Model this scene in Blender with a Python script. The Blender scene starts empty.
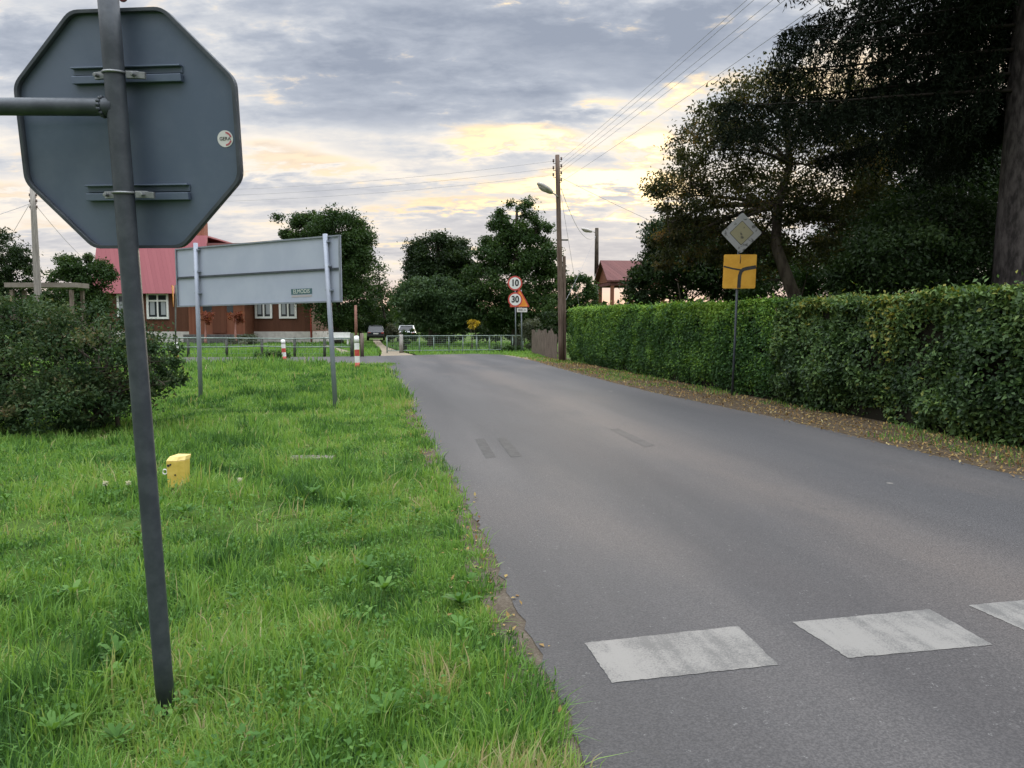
import bpy, bmesh, math, random
import numpy as np
from mathutils import Vector, Matrix
random.seed(7)
rng = np.random.default_rng(7)
R = math.radians
C = bpy.context.scene.collection
scene = bpy.context.scene

# ------------------------------------------------------------------ camera
F = 770.0
CAMH = 1.5
PITCH = math.atan(59.0 / F)
cp, sp = math.cos(PITCH), math.sin(PITCH)
cam = bpy.data.cameras.new('camera')
cam.sensor_width = 36.0
cam.lens = F / 1024.0 * 36.0
cam.clip_start = 0.05
cam.clip_end = 6000
camo = bpy.data.objects.new('camera', cam)
camo.location = (0, 0, CAMH)
camo.rotation_euler = (math.pi / 2 - PITCH, 0, 0)
C.objects.link(camo)
scene.camera = camo


def ray(px, py):
    cx, cy = (px - 512) / F, (384 - py) / F
    return Vector((cx, cy * sp + cp, cy * cp - sp))


def at(px, py, Y):
    """world point seen at that place of the photo, Y metres ahead"""
    d = ray(px, py)
    return Vector((0, 0, CAMH)) + d * (Y / d.y)


def gr(px, py):
    d = ray(px, py)
    return Vector((0, 0, CAMH)) + d * (-CAMH / d.z)


# ------------------------------------------------------------------ nodes
def newmat(name):
    m = bpy.data.materials.new(name)
    m.use_nodes = True
    nt = m.node_tree
    nt.nodes.clear()
    out = nt.nodes.new('ShaderNodeOutputMaterial')
    return m, nt, out


class NT:
    def __init__(s, nt):
        s.nt = nt

    def put(s, sock, v):
        if isinstance(v, bpy.types.NodeSocket):
            s.nt.links.new(v, sock)
        elif v is not None:
            if sock.type == 'RGBA' and len(v) == 3:
                v = (*v, 1)
            sock.default_value = v

    def m(s, op, a, b=None, c=None, clamp=False):
        n = s.nt.nodes.new('ShaderNodeMath')
        n.operation = op
        n.use_clamp = clamp
        for i, v in enumerate((a, b, c)):
            s.put(n.inputs[i], v)
        return n.outputs[0]

    def mix(s, f, a, b, blend='MIX'):
        n = s.nt.nodes.new('ShaderNodeMix')
        n.data_type = 'RGBA'
        n.blend_type = blend
        s.put(n.inputs[0], f)
        s.put(n.inputs[6], a)
        s.put(n.inputs[7], b)
        return n.outputs[2]

    def noise(s, vec, scale, detail=4, rough=.55, dist=0.0, out='Fac'):
        n = s.nt.nodes.new('ShaderNodeTexNoise')
        s.put(n.inputs['Vector'], vec)
        n.inputs['Scale'].default_value = scale
        n.inputs['Detail'].default_value = detail
        n.inputs['Roughness'].default_value = rough
        n.inputs['Distortion'].default_value = dist
        return n.outputs[out]

    def voronoi(s, vec, scale, feature='F1', out='Distance'):
        n = s.nt.nodes.new('ShaderNodeTexVoronoi')
        n.feature = feature
        s.put(n.inputs['Vector'], vec)
        n.inputs['Scale'].default_value = scale
        return n.outputs[out]

    def ramp(s, f, stops):
        n = s.nt.nodes.new('ShaderNodeValToRGB')
        s.put(n.inputs[0], f)
        e = n.color_ramp.elements
        e[0].position, e[1].position = stops[0][0], stops[-1][0]
        for p, c in stops[1:-1]:
            e.new(p)
        for el, (p, c) in zip(e, stops):
            el.color = (*c, 1) if len(c) == 3 else c
        return n.outputs[0]

    def smooth(s, x, a, b):
        n = s.nt.nodes.new('ShaderNodeMapRange')
        n.interpolation_type = 'SMOOTHSTEP'
        s.put(n.inputs[0], x)
        n.inputs[1].default_value = a
        n.inputs[2].default_value = b
        n.inputs[3].default_value = 0
        n.inputs[4].default_value = 1
        return n.outputs[0]

    def coord(s, which='Object'):
        return s.nt.nodes.new('ShaderNodeTexCoord').outputs[which]

    def mapping(s, vec, rot=(0, 0, 0), scale=(1, 1, 1), loc=(0, 0, 0)):
        n = s.nt.nodes.new('ShaderNodeMapping')
        s.put(n.inputs[0], vec)
        n.inputs['Rotation'].default_value = rot
        n.inputs['Scale'].default_value = scale
        n.inputs['Location'].default_value = loc
        return n.outputs[0]

    def xyz(s, vec):
        n = s.nt.nodes.new('ShaderNodeSeparateXYZ')
        s.put(n.inputs[0], vec)
        return n.outputs[0], n.outputs[1], n.outputs[2]

    def comb(s, x, y, z):
        n = s.nt.nodes.new('ShaderNodeCombineXYZ')
        for i, v in enumerate((x, y, z)):
            s.put(n.inputs[i], v)
        return n.outputs[0]

    def bump(s, h, strength=.3, dist=.01):
        n = s.nt.nodes.new('ShaderNodeBump')
        s.put(n.inputs['Height'], h)
        n.inputs['Strength'].default_value = strength
        n.inputs['Distance'].default_value = dist
        return n.outputs[0]

    def bsdf(s, out, color, rough=.6, metal=0.0, normal=None, spec=.5):
        n = s.nt.nodes.new('ShaderNodeBsdfPrincipled')
        s.put(n.inputs['Base Color'], color)
        s.put(n.inputs['Roughness'], rough)
        s.put(n.inputs['Metallic'], metal)
        n.inputs['Specular IOR Level'].default_value = spec
        if normal is not None:
            s.put(n.inputs['Normal'], normal)
        s.nt.links.new(n.outputs[0], out.inputs[0])
        return n


def mottled(name, a, b, scale=6, rough=.6, metal=0.0, detail=6, bump=.15, bscale=None, lo=.35, hi=.65, spec=.5, stretch=(1, 1, 1)):
    """a worn painted / mineral surface: two tones mottled by noise, with bump"""
    m, nt, out = newmat(name)
    n = NT(nt)
    v = n.mapping(n.coord(), scale=stretch)
    f = n.smooth(n.noise(v, scale, detail, .62), lo, hi)
    f2 = n.noise(v, (bscale or scale * 6), 3)
    col = n.mix(f, a, b)
    rr = n.m('ADD', n.m('MULTIPLY', f2, .25), rough - .12)
    n.bsdf(out, col, rr, metal, n.bump(f2, bump, .01) if bump else None, spec)
    return m


def foliage(name, stops, trans=.3, rough=.6, patch=.0, pscale=.6, spec=.16):
    m, nt, out = newmat(name)
    n = NT(nt)
    a = nt.nodes.new('ShaderNodeAttribute')
    a.attribute_name = 'tone'
    f = a.outputs['Fac']
    if patch:
        f = n.m('ADD', f, n.m('MULTIPLY', n.m('SUBTRACT', n.noise(n.coord(), pscale, 4, .6), .5), patch), clamp=True)
    col = n.ramp(f, stops)
    p = nt.nodes.new('ShaderNodeBsdfPrincipled')
    n.put(p.inputs['Base Color'], col)
    p.inputs['Roughness'].default_value = rough
    p.inputs['Specular IOR Level'].default_value = spec
    t = nt.nodes.new('ShaderNodeBsdfTranslucent')
    n.put(t.inputs[0], n.mix(1.0, col, (1.25, 1.2, .6), 'MULTIPLY'))
    mx = nt.nodes.new('ShaderNodeMixShader')
    mx.inputs[0].default_value = trans
    nt.links.new(p.outputs[0], mx.inputs[1])
    nt.links.new(t.outputs[0], mx.inputs[2])
    nt.links.new(mx.outputs[0], out.inputs[0])
    return m


# ------------------------------------------------------------------ mesh helpers
WL = {}


def tag(o, label=None, cat=None, group=None, kind=None):
    if label: o['label'] = label
    if cat: o['category'] = cat
    if group: o['group'] = group
    if kind: o['kind'] = kind
    return o


def thing(name, label, cat, loc, group=None):
    o = bpy.data.objects.new(name, None)
    o.empty_display_size = .2
    C.objects.link(o)
    o.location = loc
    WL[o.name] = Vector(loc)
    return tag(o, label, cat, group)


def link(name, me, mat, parent=None, loc=(0, 0, 0)):
    o = bpy.data.objects.new(name, me)
    C.objects.link(o)
    if mat is not None and not me.materials:
        me.materials.append(mat)
    if parent is not None:
        o.parent = parent
        WL[o.name] = WL[parent.name]
    else:
        o.location = loc
        WL[o.name] = Vector(loc)
    return o


class MB:
    def __init__(s):
        s.v, s.f, s.sm = [], [], []

    def face(s, pts, smooth=False):
        i = len(s.v)
        s.v += [Vector(p) for p in pts]
        s.f.append(list(range(i, i + len(pts))))
        s.sm.append(smooth)
        return s

    def box(s, c, d, M=None):
        c = Vector(c)
        hx, hy, hz = d[0] / 2, d[1] / 2, d[2] / 2
        i = len(s.v)
        for z in (-hz, hz):
            for x, y in ((-hx, -hy), (hx, -hy), (hx, hy), (-hx, hy)):
                p = Vector((x, y, z))
                s.v.append(c + (M @ p if M else p))
        for q in ((3, 2, 1, 0), (4, 5, 6, 7), (0, 1, 5, 4), (1, 2, 6, 5), (2, 3, 7, 6), (3, 0, 4, 7)):
            s.f.append([i + k for k in q])
            s.sm.append(False)
        return s

    def tube(s, pts, rad, n=8, caps=True):
        pts = [Vector(p) for p in pts]
        if not isinstance(rad, (list, tuple)):
            rad = [rad] * len(pts)
        i0 = len(s.v)
        up = None
        for k, p in enumerate(pts):
            t = (pts[min(k + 1, len(pts) - 1)] - pts[max(k - 1, 0)]).normalized()
            if up is None:
                up = t.orthogonal().normalized()
            up = (up - t * up.dot(t)).normalized()
            sd = t.cross(up)
            for j in range(n):
                a = 2 * math.pi * j / n
                s.v.append(p + (up * math.cos(a) + sd * math.sin(a)) * rad[k])
        for k in range(len(pts) - 1):
            for j in range(n):
                a, b = i0 + k * n + j, i0 + k * n + (j + 1) % n
                s.f.append([a, b, b + n, a + n])
                s.sm.append(True)
        if caps:
            s.f.append([i0 + j for j in reversed(range(n))])
            s.sm.append(False)
            e = i0 + (len(pts) - 1) * n
            s.f.append([e + j for j in range(n)])
            s.sm.append(False)
        return s

    def prism(s, poly, o, ax, ay, az, t):
        """2-D outline in the frame (ax, ay) at o, extruded t along az"""
        o = Vector(o)
        n = len(poly)
        i = len(s.v)
        for d in (0, t):
            for x, y in poly:
                s.v.append(o + ax * x + ay * y + az * d)
        s.f.append([i + k for k in reversed(range(n))])
        s.f.append([i + n + k for k in range(n)])
        s.sm += [False, False]
        for k in range(n):
            s.f.append([i + k, i + (k + 1) % n, i + n + (k + 1) % n, i + n + k])
            s.sm.append(False)
        return s

    def ball(s, c, r, n=12, m=8, M=None):
        c = Vector(c)
        i = len(s.v)
        r = r if hasattr(r, '__len__') else (r, r, r)
        for a in range(m + 1):
            th = math.pi * a / m
            for b in range(n):
                ph = 2 * math.pi * b / n
                p = Vector((r[0] * math.sin(th) * math.cos(ph), r[1] * math.sin(th) * math.sin(ph), r[2] * math.cos(th)))
                s.v.append(c + (M @ p if M else p))
        for a in range(m):
            for b in range(n):
                s.f.append([i + a * n + b, i + (a + 1) * n + b, i + (a + 1) * n + (b + 1) % n, i + a * n + (b + 1) % n])
                s.sm.append(True)
        return s

    def build(s, name, mat, parent=None, loc=(0, 0, 0), bevel=0, segs=2):
        L = WL[parent.name] if parent is not None else Vector(loc)
        me = bpy.data.meshes.new(name)
        me.from_pydata([tuple(p - L) for p in s.v], [], s.f)
        me.polygons.foreach_set('use_smooth', s.sm)
        me.update()
        o = link(name, me, mat, parent, loc)
        bm = bmesh.new()
        bm.from_mesh(me)
        bmesh.ops.remove_doubles(bm, verts=bm.verts, dist=1e-5)
        bmesh.ops.recalc_face_normals(bm, faces=bm.faces)
        bm.to_mesh(me)
        bm.free()
        if bevel:
            b = o.modifiers.new('bevel', 'BEVEL')
            b.width, b.segments, b.limit_method = bevel, segs, 'ANGLE'
            b.angle_limit = R(40)
        return o


def npmesh(name, verts, faces_tri, mat, tone=None, parent=None, loc=(0, 0, 0), smooth=False):
    """numpy triangles -> mesh object"""
    L = WL[parent.name] if parent is not None else Vector(loc)
    me = bpy.data.meshes.new(name)
    nv, nf = len(verts), len(faces_tri)
    me.vertices.add(nv)
    me.vertices.foreach_set('co', (verts - np.array(L)).astype(np.float32).ravel())
    me.loops.add(nf * 3)
    me.loops.foreach_set('vertex_index', faces_tri.astype(np.int32).ravel())
    me.polygons.add(nf)
    me.polygons.foreach_set('loop_start', np.arange(0, nf * 3, 3, dtype=np.int32))
    me.polygons.foreach_set('loop_total', np.full(nf, 3, dtype=np.int32))
    if smooth:
        me.polygons.foreach_set('use_smooth', np.ones(nf, dtype=bool))
    if tone is not None:
        a = me.attributes.new('tone', 'FLOAT', 'POINT')
        a.data.foreach_set('value', tone.astype(np.float32))
    me.update(calc_edges=True)
    return link(name, me, mat, parent, loc)


def unit(a):
    return a / np.maximum(np.linalg.norm(a, axis=1, keepdims=True), 1e-9)


def leaves(pos, size, tone, aspect=.5, nrm=None, nbias=0.0, droop=.3, fold=.12):
    """arrays of folded leaf-shaped quads"""
    n = len(pos)
    d = rng.normal(size=(n, 3))
    d[:, 2] -= droop
    d = unit(d)
    k = rng.normal(size=(n, 3))
    if nrm is not None:
        k = unit(k) * (1 - nbias) + nrm * nbias * 1.6
    nn = unit(k - d * np.sum(k * d, 1, keepdims=True))
    sd = np.cross(d, nn)
    L = (size * rng.uniform(.7, 1.3, n))[:, None]
    W = L * aspect * .5
    mid = pos + d * L * .45
    v = np.stack([pos, mid + sd * W + nn * L * fold, pos + d * L, mid - sd * W + nn * L * fold], 1).reshape(-1, 3)
    b = np.arange(n)[:, None] * 4
    f = np.concatenate([b + np.array([[0, 1, 2]]), b + np.array([[0, 2, 3]])], 1).reshape(-1, 3)
    return v, f, np.repeat(tone, 4)


_perm = rng.random((64, 64, 64))


def vnoise(p, scale):
    """value noise 0..1"""
    q = p * scale
    i = np.floor(q).astype(int)
    t = q - i
    t = t * t * (3 - 2 * t)
    r = 0
    for dx in (0, 1):
        for dy in (0, 1):
            for dz in (0, 1):
                w = (t[:, 0] if dx else 1 - t[:, 0]) * (t[:, 1] if dy else 1 - t[:, 1]) * (t[:, 2] if dz else 1 - t[:, 2])
                r = r + w * _perm[(i[:, 0] + dx) % 64, (i[:, 1] + dy) % 64, (i[:, 2] + dz) % 64]
    return r


# ------------------------------------------------------------------ materials
M = {}
M['galv'] = mottled('galvanised_steel', (.19, .215, .25), (.235, .255, .285), 9, .5, .25, bump=.05, bscale=60)
M['galv_post'] = mottled('dark_grey_post_paint', (.040, .048, .060), (.062, .072, .086), 14, .5, .2, bump=.08, bscale=90)
M['galv_clamp'] = mottled('clamp_steel', (.2, .21, .22), (.3, .31, .32), 18, .45, .6, bump=.05)
M['sign_back'] = mottled('sign_back_sheet', (.088, .118, .172), (.118, .148, .204), 3.2, .42, .25, bump=.03, bscale=40)
M['board_back'] = mottled('board_back_sheet', (.36, .40, .49), (.40, .44, .525), 1.6, .45, .2, bump=.02, bscale=20)
M['board_post'] = mottled('board_post_paint', (.28, .31, .375), (.32, .35, .41), 4, .5, .2, bump=.03)
M['white'] = mottled('white_paint', (.70, .70, .68), (.8, .8, .78), 5, .5, bump=.05)
M['white_sign'] = mottled('sign_white', (.62, .62, .60), (.72, .71, .69), 8, .45, bump=0)
M['red'] = mottled('red_paint', (.42, .05, .04), (.52, .08, .06), 6, .5, bump=.03)
M['black'] = mottled('black_paint', (.012, .012, .013), (.03, .03, .03), 8, .5, bump=0)
M['orange'] = mottled('orange_sign', (.75, .26, .03), (.82, .33, .05), 5, .5, bump=0)
M['yellow'] = mottled('yellow_sign', (.58, .29, .02), (.66, .35, .035), 5, .5, bump=.02)
M['yellow_box'] = mottled('yellow_plastic', (.56, .40, .07), (.66, .49, .11), 12, .5, bump=.05)
M['bark'] = mottled('bark', (.035, .028, .022), (.09, .075, .06), 7, .9, bump=.9, bscale=22, stretch=(1, 1, .3), spec=.15)
M['bark_grey'] = mottled('grey_bark', (.022, .019, .019), (.075, .065, .064), 9, .9, bump=1.0, bscale=26, stretch=(1, 1, .4), spec=.15)
M['pole_wood'] = mottled('weathered_pole_wood', (.09, .062, .048), (.17, .125, .10), 5, .85, bump=.4, bscale=30, stretch=(4, 4, .3), spec=.2)
M['concrete'] = mottled('concrete', (.22, .21, .19), (.32, .305, .28), 5, .85, bump=.3, bscale=40, spec=.2)
M['slab'] = mottled('weathered_slab', (.11, .10, .08), (.18, .165, .135), 8, .9, bump=.3, bscale=40, spec=.15)
M['fence_wood'] = mottled('grey_fence_wood', (.09, .07, .055), (.19, .155, .13), 4, .9, bump=.4, bscale=30, stretch=(5, 5, .6), spec=.15)
M['fence_metal'] = mottled('fence_green_grey', (.14, .19, .165), (.24, .29, .26), 6, .6, .1, bump=.05)
M['fence_dark'] = mottled('fence_post_dark', (.05, .06, .05), (.1, .1, .085), 6, .8, bump=.2)
M['lamp_grey'] = mottled('lamp_housing', (.36, .34, .32), (.46, .43, .40), 6, .5, .2, bump=.02)
M['pole_grey'] = mottled('silvered_pole_wood', (.20, .18, .165), (.32, .295, .27), 5, .85, bump=.4, bscale=30, stretch=(4, 4, .3), spec=.2)
M['porcelain'] = mottled('brown_porcelain', (.07, .04, .03), (.12, .08, .06), 6, .3, bump=0)
M['wire'] = mottled('wire_cable', (.26, .26, .27), (.34, .34, .35), 3, .7, bump=0)


def simple(name, col, rough=.6, metal=0.0, spec=.5):
    m, nt, out = newmat(name)
    NT(nt).bsdf(out, col, rough, metal, None, spec)
    return m


M['glass'] = simple('window_glass', (.03, .035, .04), .12, 0, .6)


def plank_mat(name, a, b, width, horizontal=False):
    m, nt, out = newmat(name)
    n = NT(nt)
    v = n.coord()
    x, y, z = n.xyz(v)
    u = z if horizontal else n.m('ADD', x, y)
    k = n.m('DIVIDE', u, width)
    idn = n.m('FLOOR', k)
    fr = n.m('FRACT', k)
    wn = nt.nodes.new('ShaderNodeTexWhiteNoise')
    wn.noise_dimensions = '1D'
    n.put(wn.inputs['W'], idn)
    gap = n.m('MULTIPLY', n.smooth(fr, 0, .09), n.m('SUBTRACT', 1.0, n.smooth(fr, .93, 1.0)))
    f = n.m('ADD', n.m('MULTIPLY', wn.outputs[0], .6), n.m('MULTIPLY', n.noise(v, 4, 5), .5))
    col = n.mix(f, a, b)
    n.bsdf(out, col, .7, 0, n.bump(gap, .8, .015), .3)
    return m


M['house_wood'] = plank_mat('brown_plank_wall', (.085, .032, .018), (.135, .055, .032), .22)
M['porch_wood'] = plank_mat('red_brown_porch_boards', (.16, .055, .03), (.22, .085, .05), .14)
M['roof_pink'] = plank_mat('pink_metal_roof', (.33, .105, .125), (.39, .13, .15), .35)
M['roof_red'] = plank_mat('dark_red_roof', (.10, .035, .034), (.15, .056, .052), .3)
M['brick'] = mottled('chimney_brick', (.2, .08, .05), (.32, .14, .09), 9, .9, bump=.3)
M['plinth'] = mottled('pale_plinth', (.5, .47, .45), (.62, .59, .56), 3, .85, bump=.1)
M['stone_dark'] = mottled('dark_stone_step', (.07, .07, .07), (.13, .125, .12), 6, .85, bump=.3)


def asphalt():
    m, nt, out = newmat('asphalt')
    n = NT(nt)
    v = n.coord()
    va = n.mapping(v, rot=(0, 0, R(-10.3)))          # x across the road, y along it
    st = n.mapping(va, scale=(1.0, .10, 1))
    streak = n.noise(st, .9, 4, .5, .3)
    blotch = n.noise(n.mapping(va, scale=(1.2, .45, 1), loc=(3.4, 1.0, 0)), .42, 4, .55)
    fine = n.noise(v, 95, 3, .8)
    grit = n.voronoi(v, 110)
    col = n.ramp(streak, [(.32, (.043, .0415, .0435)), (.5, (.059, .0562, .0582)), (.68, (.080, .0745, .0745))])
    ax_, ay_, az_ = n.xyz(v)
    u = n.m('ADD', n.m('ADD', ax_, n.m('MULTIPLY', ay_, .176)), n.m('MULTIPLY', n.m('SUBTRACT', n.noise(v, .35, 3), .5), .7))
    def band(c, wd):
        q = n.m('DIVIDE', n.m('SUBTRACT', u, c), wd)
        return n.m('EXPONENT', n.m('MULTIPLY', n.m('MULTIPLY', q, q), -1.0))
    brk = n.smooth(n.noise(n.mapping(va, scale=(1, .3, 1), loc=(5, 2, 0)), .6, 4), .3, .62)
    col = n.mix(n.m('MULTIPLY', n.m('MULTIPLY', band(2.5, .42), brk), .55), col, (.046, .041, .042))
    col = n.mix(n.m('MULTIPLY', band(5.1, .75), .45), col, (.054, .053, .057))
    col = n.mix(n.m('MULTIPLY', band(.75, .18), .5), col, (.050, .048, .049))
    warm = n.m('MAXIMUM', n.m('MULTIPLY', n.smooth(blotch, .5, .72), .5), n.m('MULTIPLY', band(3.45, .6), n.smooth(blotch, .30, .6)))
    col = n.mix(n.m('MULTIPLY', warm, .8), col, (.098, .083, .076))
    col = n.mix(n.m('MULTIPLY', n.smooth(fine, .38, .64), 1.0), n.mix(1.0, col, (.66, .66, .67), 'MULTIPLY'), n.mix(1.0, col, (1.38, 1.37, 1.35), 'MULTIPLY'))
    lt = n.m('MULTIPLY', n.smooth(n.voronoi(v, 55, out='Color'), .86, .95), n.smooth(grit, .5, .3))
    col = n.mix(n.m('MULTIPLY', lt, .5), col, (.24, .235, .23))
    # worn pale spots (old paint, squashed gum) with a shape of their own
    vd = n.voronoi(n.mapping(v, loc=(3.1, .7, 0)), 1.25)
    wob = n.noise(v, 22, 3)
    sz = n.m('MULTIPLY', n.smooth(n.noise(v, .5, 2), .38, .66), .075)
    spot = n.smooth(n.m('SUBTRACT', n.m('ADD', sz, n.m('MULTIPLY', n.m('SUBTRACT', wob, .5), .045)), vd), -.006, .012)
    col = n.mix(n.m('MULTIPLY', spot, .55), col, (.26, .24, .21))
    # hairline cracks
    cr = n.noise(n.mapping(va, scale=(1, .25, 1)), .8, 5, .6, .4)
    crk = n.m('SUBTRACT', 1.0, n.smooth(n.m('ABSOLUTE', n.m('SUBTRACT', cr, .43)), 0, .0045))
    crk = n.m('MULTIPLY', crk, n.smooth(n.noise(v, .35, 2), .46, .58))
    col = n.mix(n.m('MULTIPLY', crk, .65), col, (.05, .048, .047))
    h = n.m('ADD', fine, n.m('MULTIPLY', grit, .8))
    n.bsdf(out, col, n.m('ADD', .62, n.m('MULTIPLY', fine, .22)), 0, n.bump(h, .5, .006), .4)
    return m


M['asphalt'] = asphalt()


def paint_mat():
    m, nt, out = newmat('worn_road_paint')
    n = NT(nt)
    v = n.coord()
    va = n.mapping(v, rot=(0, 0, R(-10.3)))
    fine = n.noise(v, 140, 2, .7)
    st = n.noise(n.mapping(va, scale=(1, .06, 1)), 7, 3, .7)
    big = n.noise(v, 3.2, 4, .6)
    wear = n.m('ADD', n.m('MULTIPLY', st, .55), n.m('MULTIPLY', big, .55))
    f = n.smooth(n.m('ADD', wear, n.m('MULTIPLY', n.m('SUBTRACT', fine, .5), .55)), .47, .68)
    col = n.mix(n.m('MULTIPLY', f, .75), (.205, .196, .184), (.085, .083, .082))
    n.bsdf(out, col, .7, 0, n.bump(fine, .4, .004), .3)
    return m


M['paint'] = paint_mat()
M['tar'] = mottled('dark_tar_patch', (.043, .041, .041), (.060, .058, .057), 9, .75, bump=.3, bscale=110, spec=.3)


M['tar_faint'] = mottled('faint_tar_patch', (.064, .058, .056), (.082, .075, .071), 5, .75, bump=.3, bscale=110, spec=.3)


def soil(name, a, b, c):
    m, nt, out = newmat(name)
    n = NT(nt)
    v = n.coord()
    f = n.noise(v, 3, 6, .65)
    g = n.noise(v, 60, 4, .7)
    col = n.ramp(n.m('ADD', n.m('MULTIPLY', f, .55), n.m('MULTIPLY', g, .45)), [(.3, a), (.5, b), (.7, c)])
    n.bsdf(out, col, .95, 0, n.bump(g, .8, .02), .1)
    return m


M['dirt'] = soil('verge_dirt', (.05, .04, .03), (.105, .085, .065), (.19, .165, .135))
M['litter_soil'] = soil('leafy_soil', (.045, .034, .024), (.085, .064, .043), (.14, .11, .08))
M['drive'] = soil('driveway_sand', (.17, .14, .105), (.24, .20, .15), (.30, .26, .20))
M['lawn'] = soil('lawn_soil', (.035, .055, .012), (.055, .10, .018), (.085, .13, .028))

# ------------------------------------------------------------------ world
w = bpy.data.worlds.new('World')
scene.world = w
w.use_nodes = True
nt = w.node_tree
nt.nodes.clear()
n = NT(nt)
SUN_EL, SUN_AZ = 9.0, 8.0
sky = nt.nodes.new('ShaderNodeTexSky')
sky.sky_type = 'NISHITA'
sky.sun_disc = False
sky.sun_elevation = R(SUN_EL)
sky.sun_rotation = R(SUN_AZ)
sky.air_density, sky.dust_density = 1.2, 1.5
d = n.coord('Generated')
X, Y, Z = n.xyz(d)
zc = n.m('MAXIMUM', Z, 0.0)
# cloud sheet overhead: plane projection softened towards the horizon
k = n.m('DIVIDE', 1.0, n.m('ADD', zc, .19))
P = n.comb(n.m('MULTIPLY', X, k), n.m('MULTIPLY', Y, k), 0.0)
c1 = n.noise(n.mapping(P, scale=(.9, 1.5, 1), loc=(1.7, 4.2, 0)), 1.15, 8, .56, .35)
c2 = n.noise(n.mapping(P, scale=(1, 1.6, 1), loc=(7.1, 2.3, 3)), 3.0, 7, .58, .2)
c3 = n.noise(n.mapping(P, scale=(1, 1.6, 1), loc=(2.1, 9.3, 5)), 8.5, 5, .6, .2)
# directions near the sunset, as tangents, warped by the cloud noise
yy = n.m('MAXIMUM', Y, .05)
U = n.m('DIVIDE', X, yy)
V = n.m('DIVIDE', Z, yy)
wu = n.m('ADD', U, n.m('MULTIPLY', n.m('SUBTRACT', c2, .5), .16))
wv = n.m('ADD', V, n.m('ADD', n.m('MULTIPLY', n.m('SUBTRACT', c3, .5), .055), n.m('MULTIPLY', n.m('SUBTRACT', c1, .5), .06)))
front = n.smooth(Y, .05, .3)


def blob(px, py, rx, ry, amp):
    u0, v0 = (px - 512) / F, (325 - py) / F
    a = n.m('DIVIDE', n.m('SUBTRACT', wu, u0), rx / F)
    b = n.m('DIVIDE', n.m('SUBTRACT', wv, v0), ry / F)
    e = n.m('EXPONENT', n.m('MULTIPLY', n.m('ADD', n.m('MULTIPLY', a, a), n.m('MULTIPLY', b, b)), -1.0))
    return n.m('MULTIPLY', e, amp)


def total(bl):
    r = None
    for b in bl:
        e = blob(*b)
        r = e if r is None else n.m('ADD', r, e)
    return n.m('MULTIPLY', r, front)


gaps = total([(515, 147, 75, 11, 1.0), (595, 185, 75, 11, 1.3), (450, 182, 40, 7, .5), (275, 150, 50, 10, .6), (340, 165, 50, 7, .35),
              (585, 106, 32, 9, .75), (645, 160, 36, 18, .9), (700, 95, 60, 24, .6), (420, 212, 110, 9, .6), (615, 216, 26, 6, .9),
              (250, 172, 40, 7, .5), (505, 5, 40, 10, .6), (840, 80, 60, 40, .8), (960, 70, 60, 40, .8), (780, 190, 90, 30, .6),
              (60, 160, 60, 14, .6), (20, 25, 60, 14, .5), (15, 190, 60, 12, .6), (60, 225, 60, 10, .5), (230, 10, 60, 14, .4), (400, 240, 60, 10, .5), (560, 135, 30, 8, .7), (480, 135, 50, 9, .7), (620, 190, 60, 9, .9), (560, 205, 60, 7, .6), (450, 205, 60, 8, .7), (300, 160, 60, 9, .6), (655, 140, 30, 10, .7), (500, 190, 50, 6, .5), (660, 200, 40, 10, .8), (250, 40, 50, 12, .25)])
darks = total([(620, 48, 140, 40, 1.1), (370, 85, 110, 32, .7), (520, 100, 60, 18, .6), (440, 120, 110, 16, .5), (560, 128, 60, 8, .5), (600, 205, 80, 5, .3),
               (20, 90, 60, 40, .5), (300, 190, 100, 8, .3), (720, 30, 80, 30, .5)])
tone = n.m('ADD', n.m('MULTIPLY', n.m('SUBTRACT', c1, .5), 1.5), n.m('ADD', n.m('MULTIPLY', n.m('SUBTRACT', c2, .5), .9), n.m('MULTIPLY', n.m('SUBTRACT', c3, .5), .75)))
tone = n.m('ADD', tone, n.m('SUBTRACT', n.m('MULTIPLY', gaps, .45), n.m('MULTIPLY', darks, .55)))
lowf = n.m('SUBTRACT', 1.0, n.smooth(V, .02, .30))          # paler cloud low down
dU = n.m('SUBTRACT', U, (610 - 512) / F)
sunn = n.m('EXPONENT', n.m('MULTIPLY', n.m('MULTIPLY', dU, dU), -11.0))
cloud = n.ramp(n.m('ADD', .5, n.m('MULTIPLY', tone, .78)), [(.06, (.255, .288, .355)), (.30, (.36, .392, .455)), (.48, (.52, .535, .565)), (.70, (.80, .735, .65))])
cloud = n.mix(n.m('MULTIPLY', lowf, n.m('ADD', .32, n.m('MULTIPLY', sunn, .18))), cloud, (.66, .56, .475))
gm = n.smooth(n.m('ADD', gaps, n.m('ADD', n.m('MULTIPLY', n.m('SUBTRACT', c3, .5), 2.5), n.m('MULTIPLY', n.m('SUBTRACT', c2, .5), 1.9))), .32, 1.0)
gapc = n.mix(sunn, (.70, .585, .46), (.86, .65, .37))
gapc = n.mix(n.smooth(c3, .38, .66), n.mix(1.0, gapc, (.80, .78, .82), 'MULTIPLY'), gapc)
core = n.m('POWER', n.m('MULTIPLY', gm, sunn), 4.0)
gapc = n.mix(core, gapc, (1.5, 1.15, .66))
skyc = n.mix(1.0, sky.outputs[0], (.09, .09, .09), 'MULTIPLY')
sk = nt.nodes.new('ShaderNodeMix')
sk.data_type = 'RGBA'
sk.blend_type = 'DARKEN'
sk.inputs[0].default_value = 1
n.put(sk.inputs[6], skyc)
n.put(sk.inputs[7], (.07, .06, .04))
gapc = n.mix(1.0, gapc, sk.outputs[2], 'ADD')
col = n.mix(gm, cloud, gapc)
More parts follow.
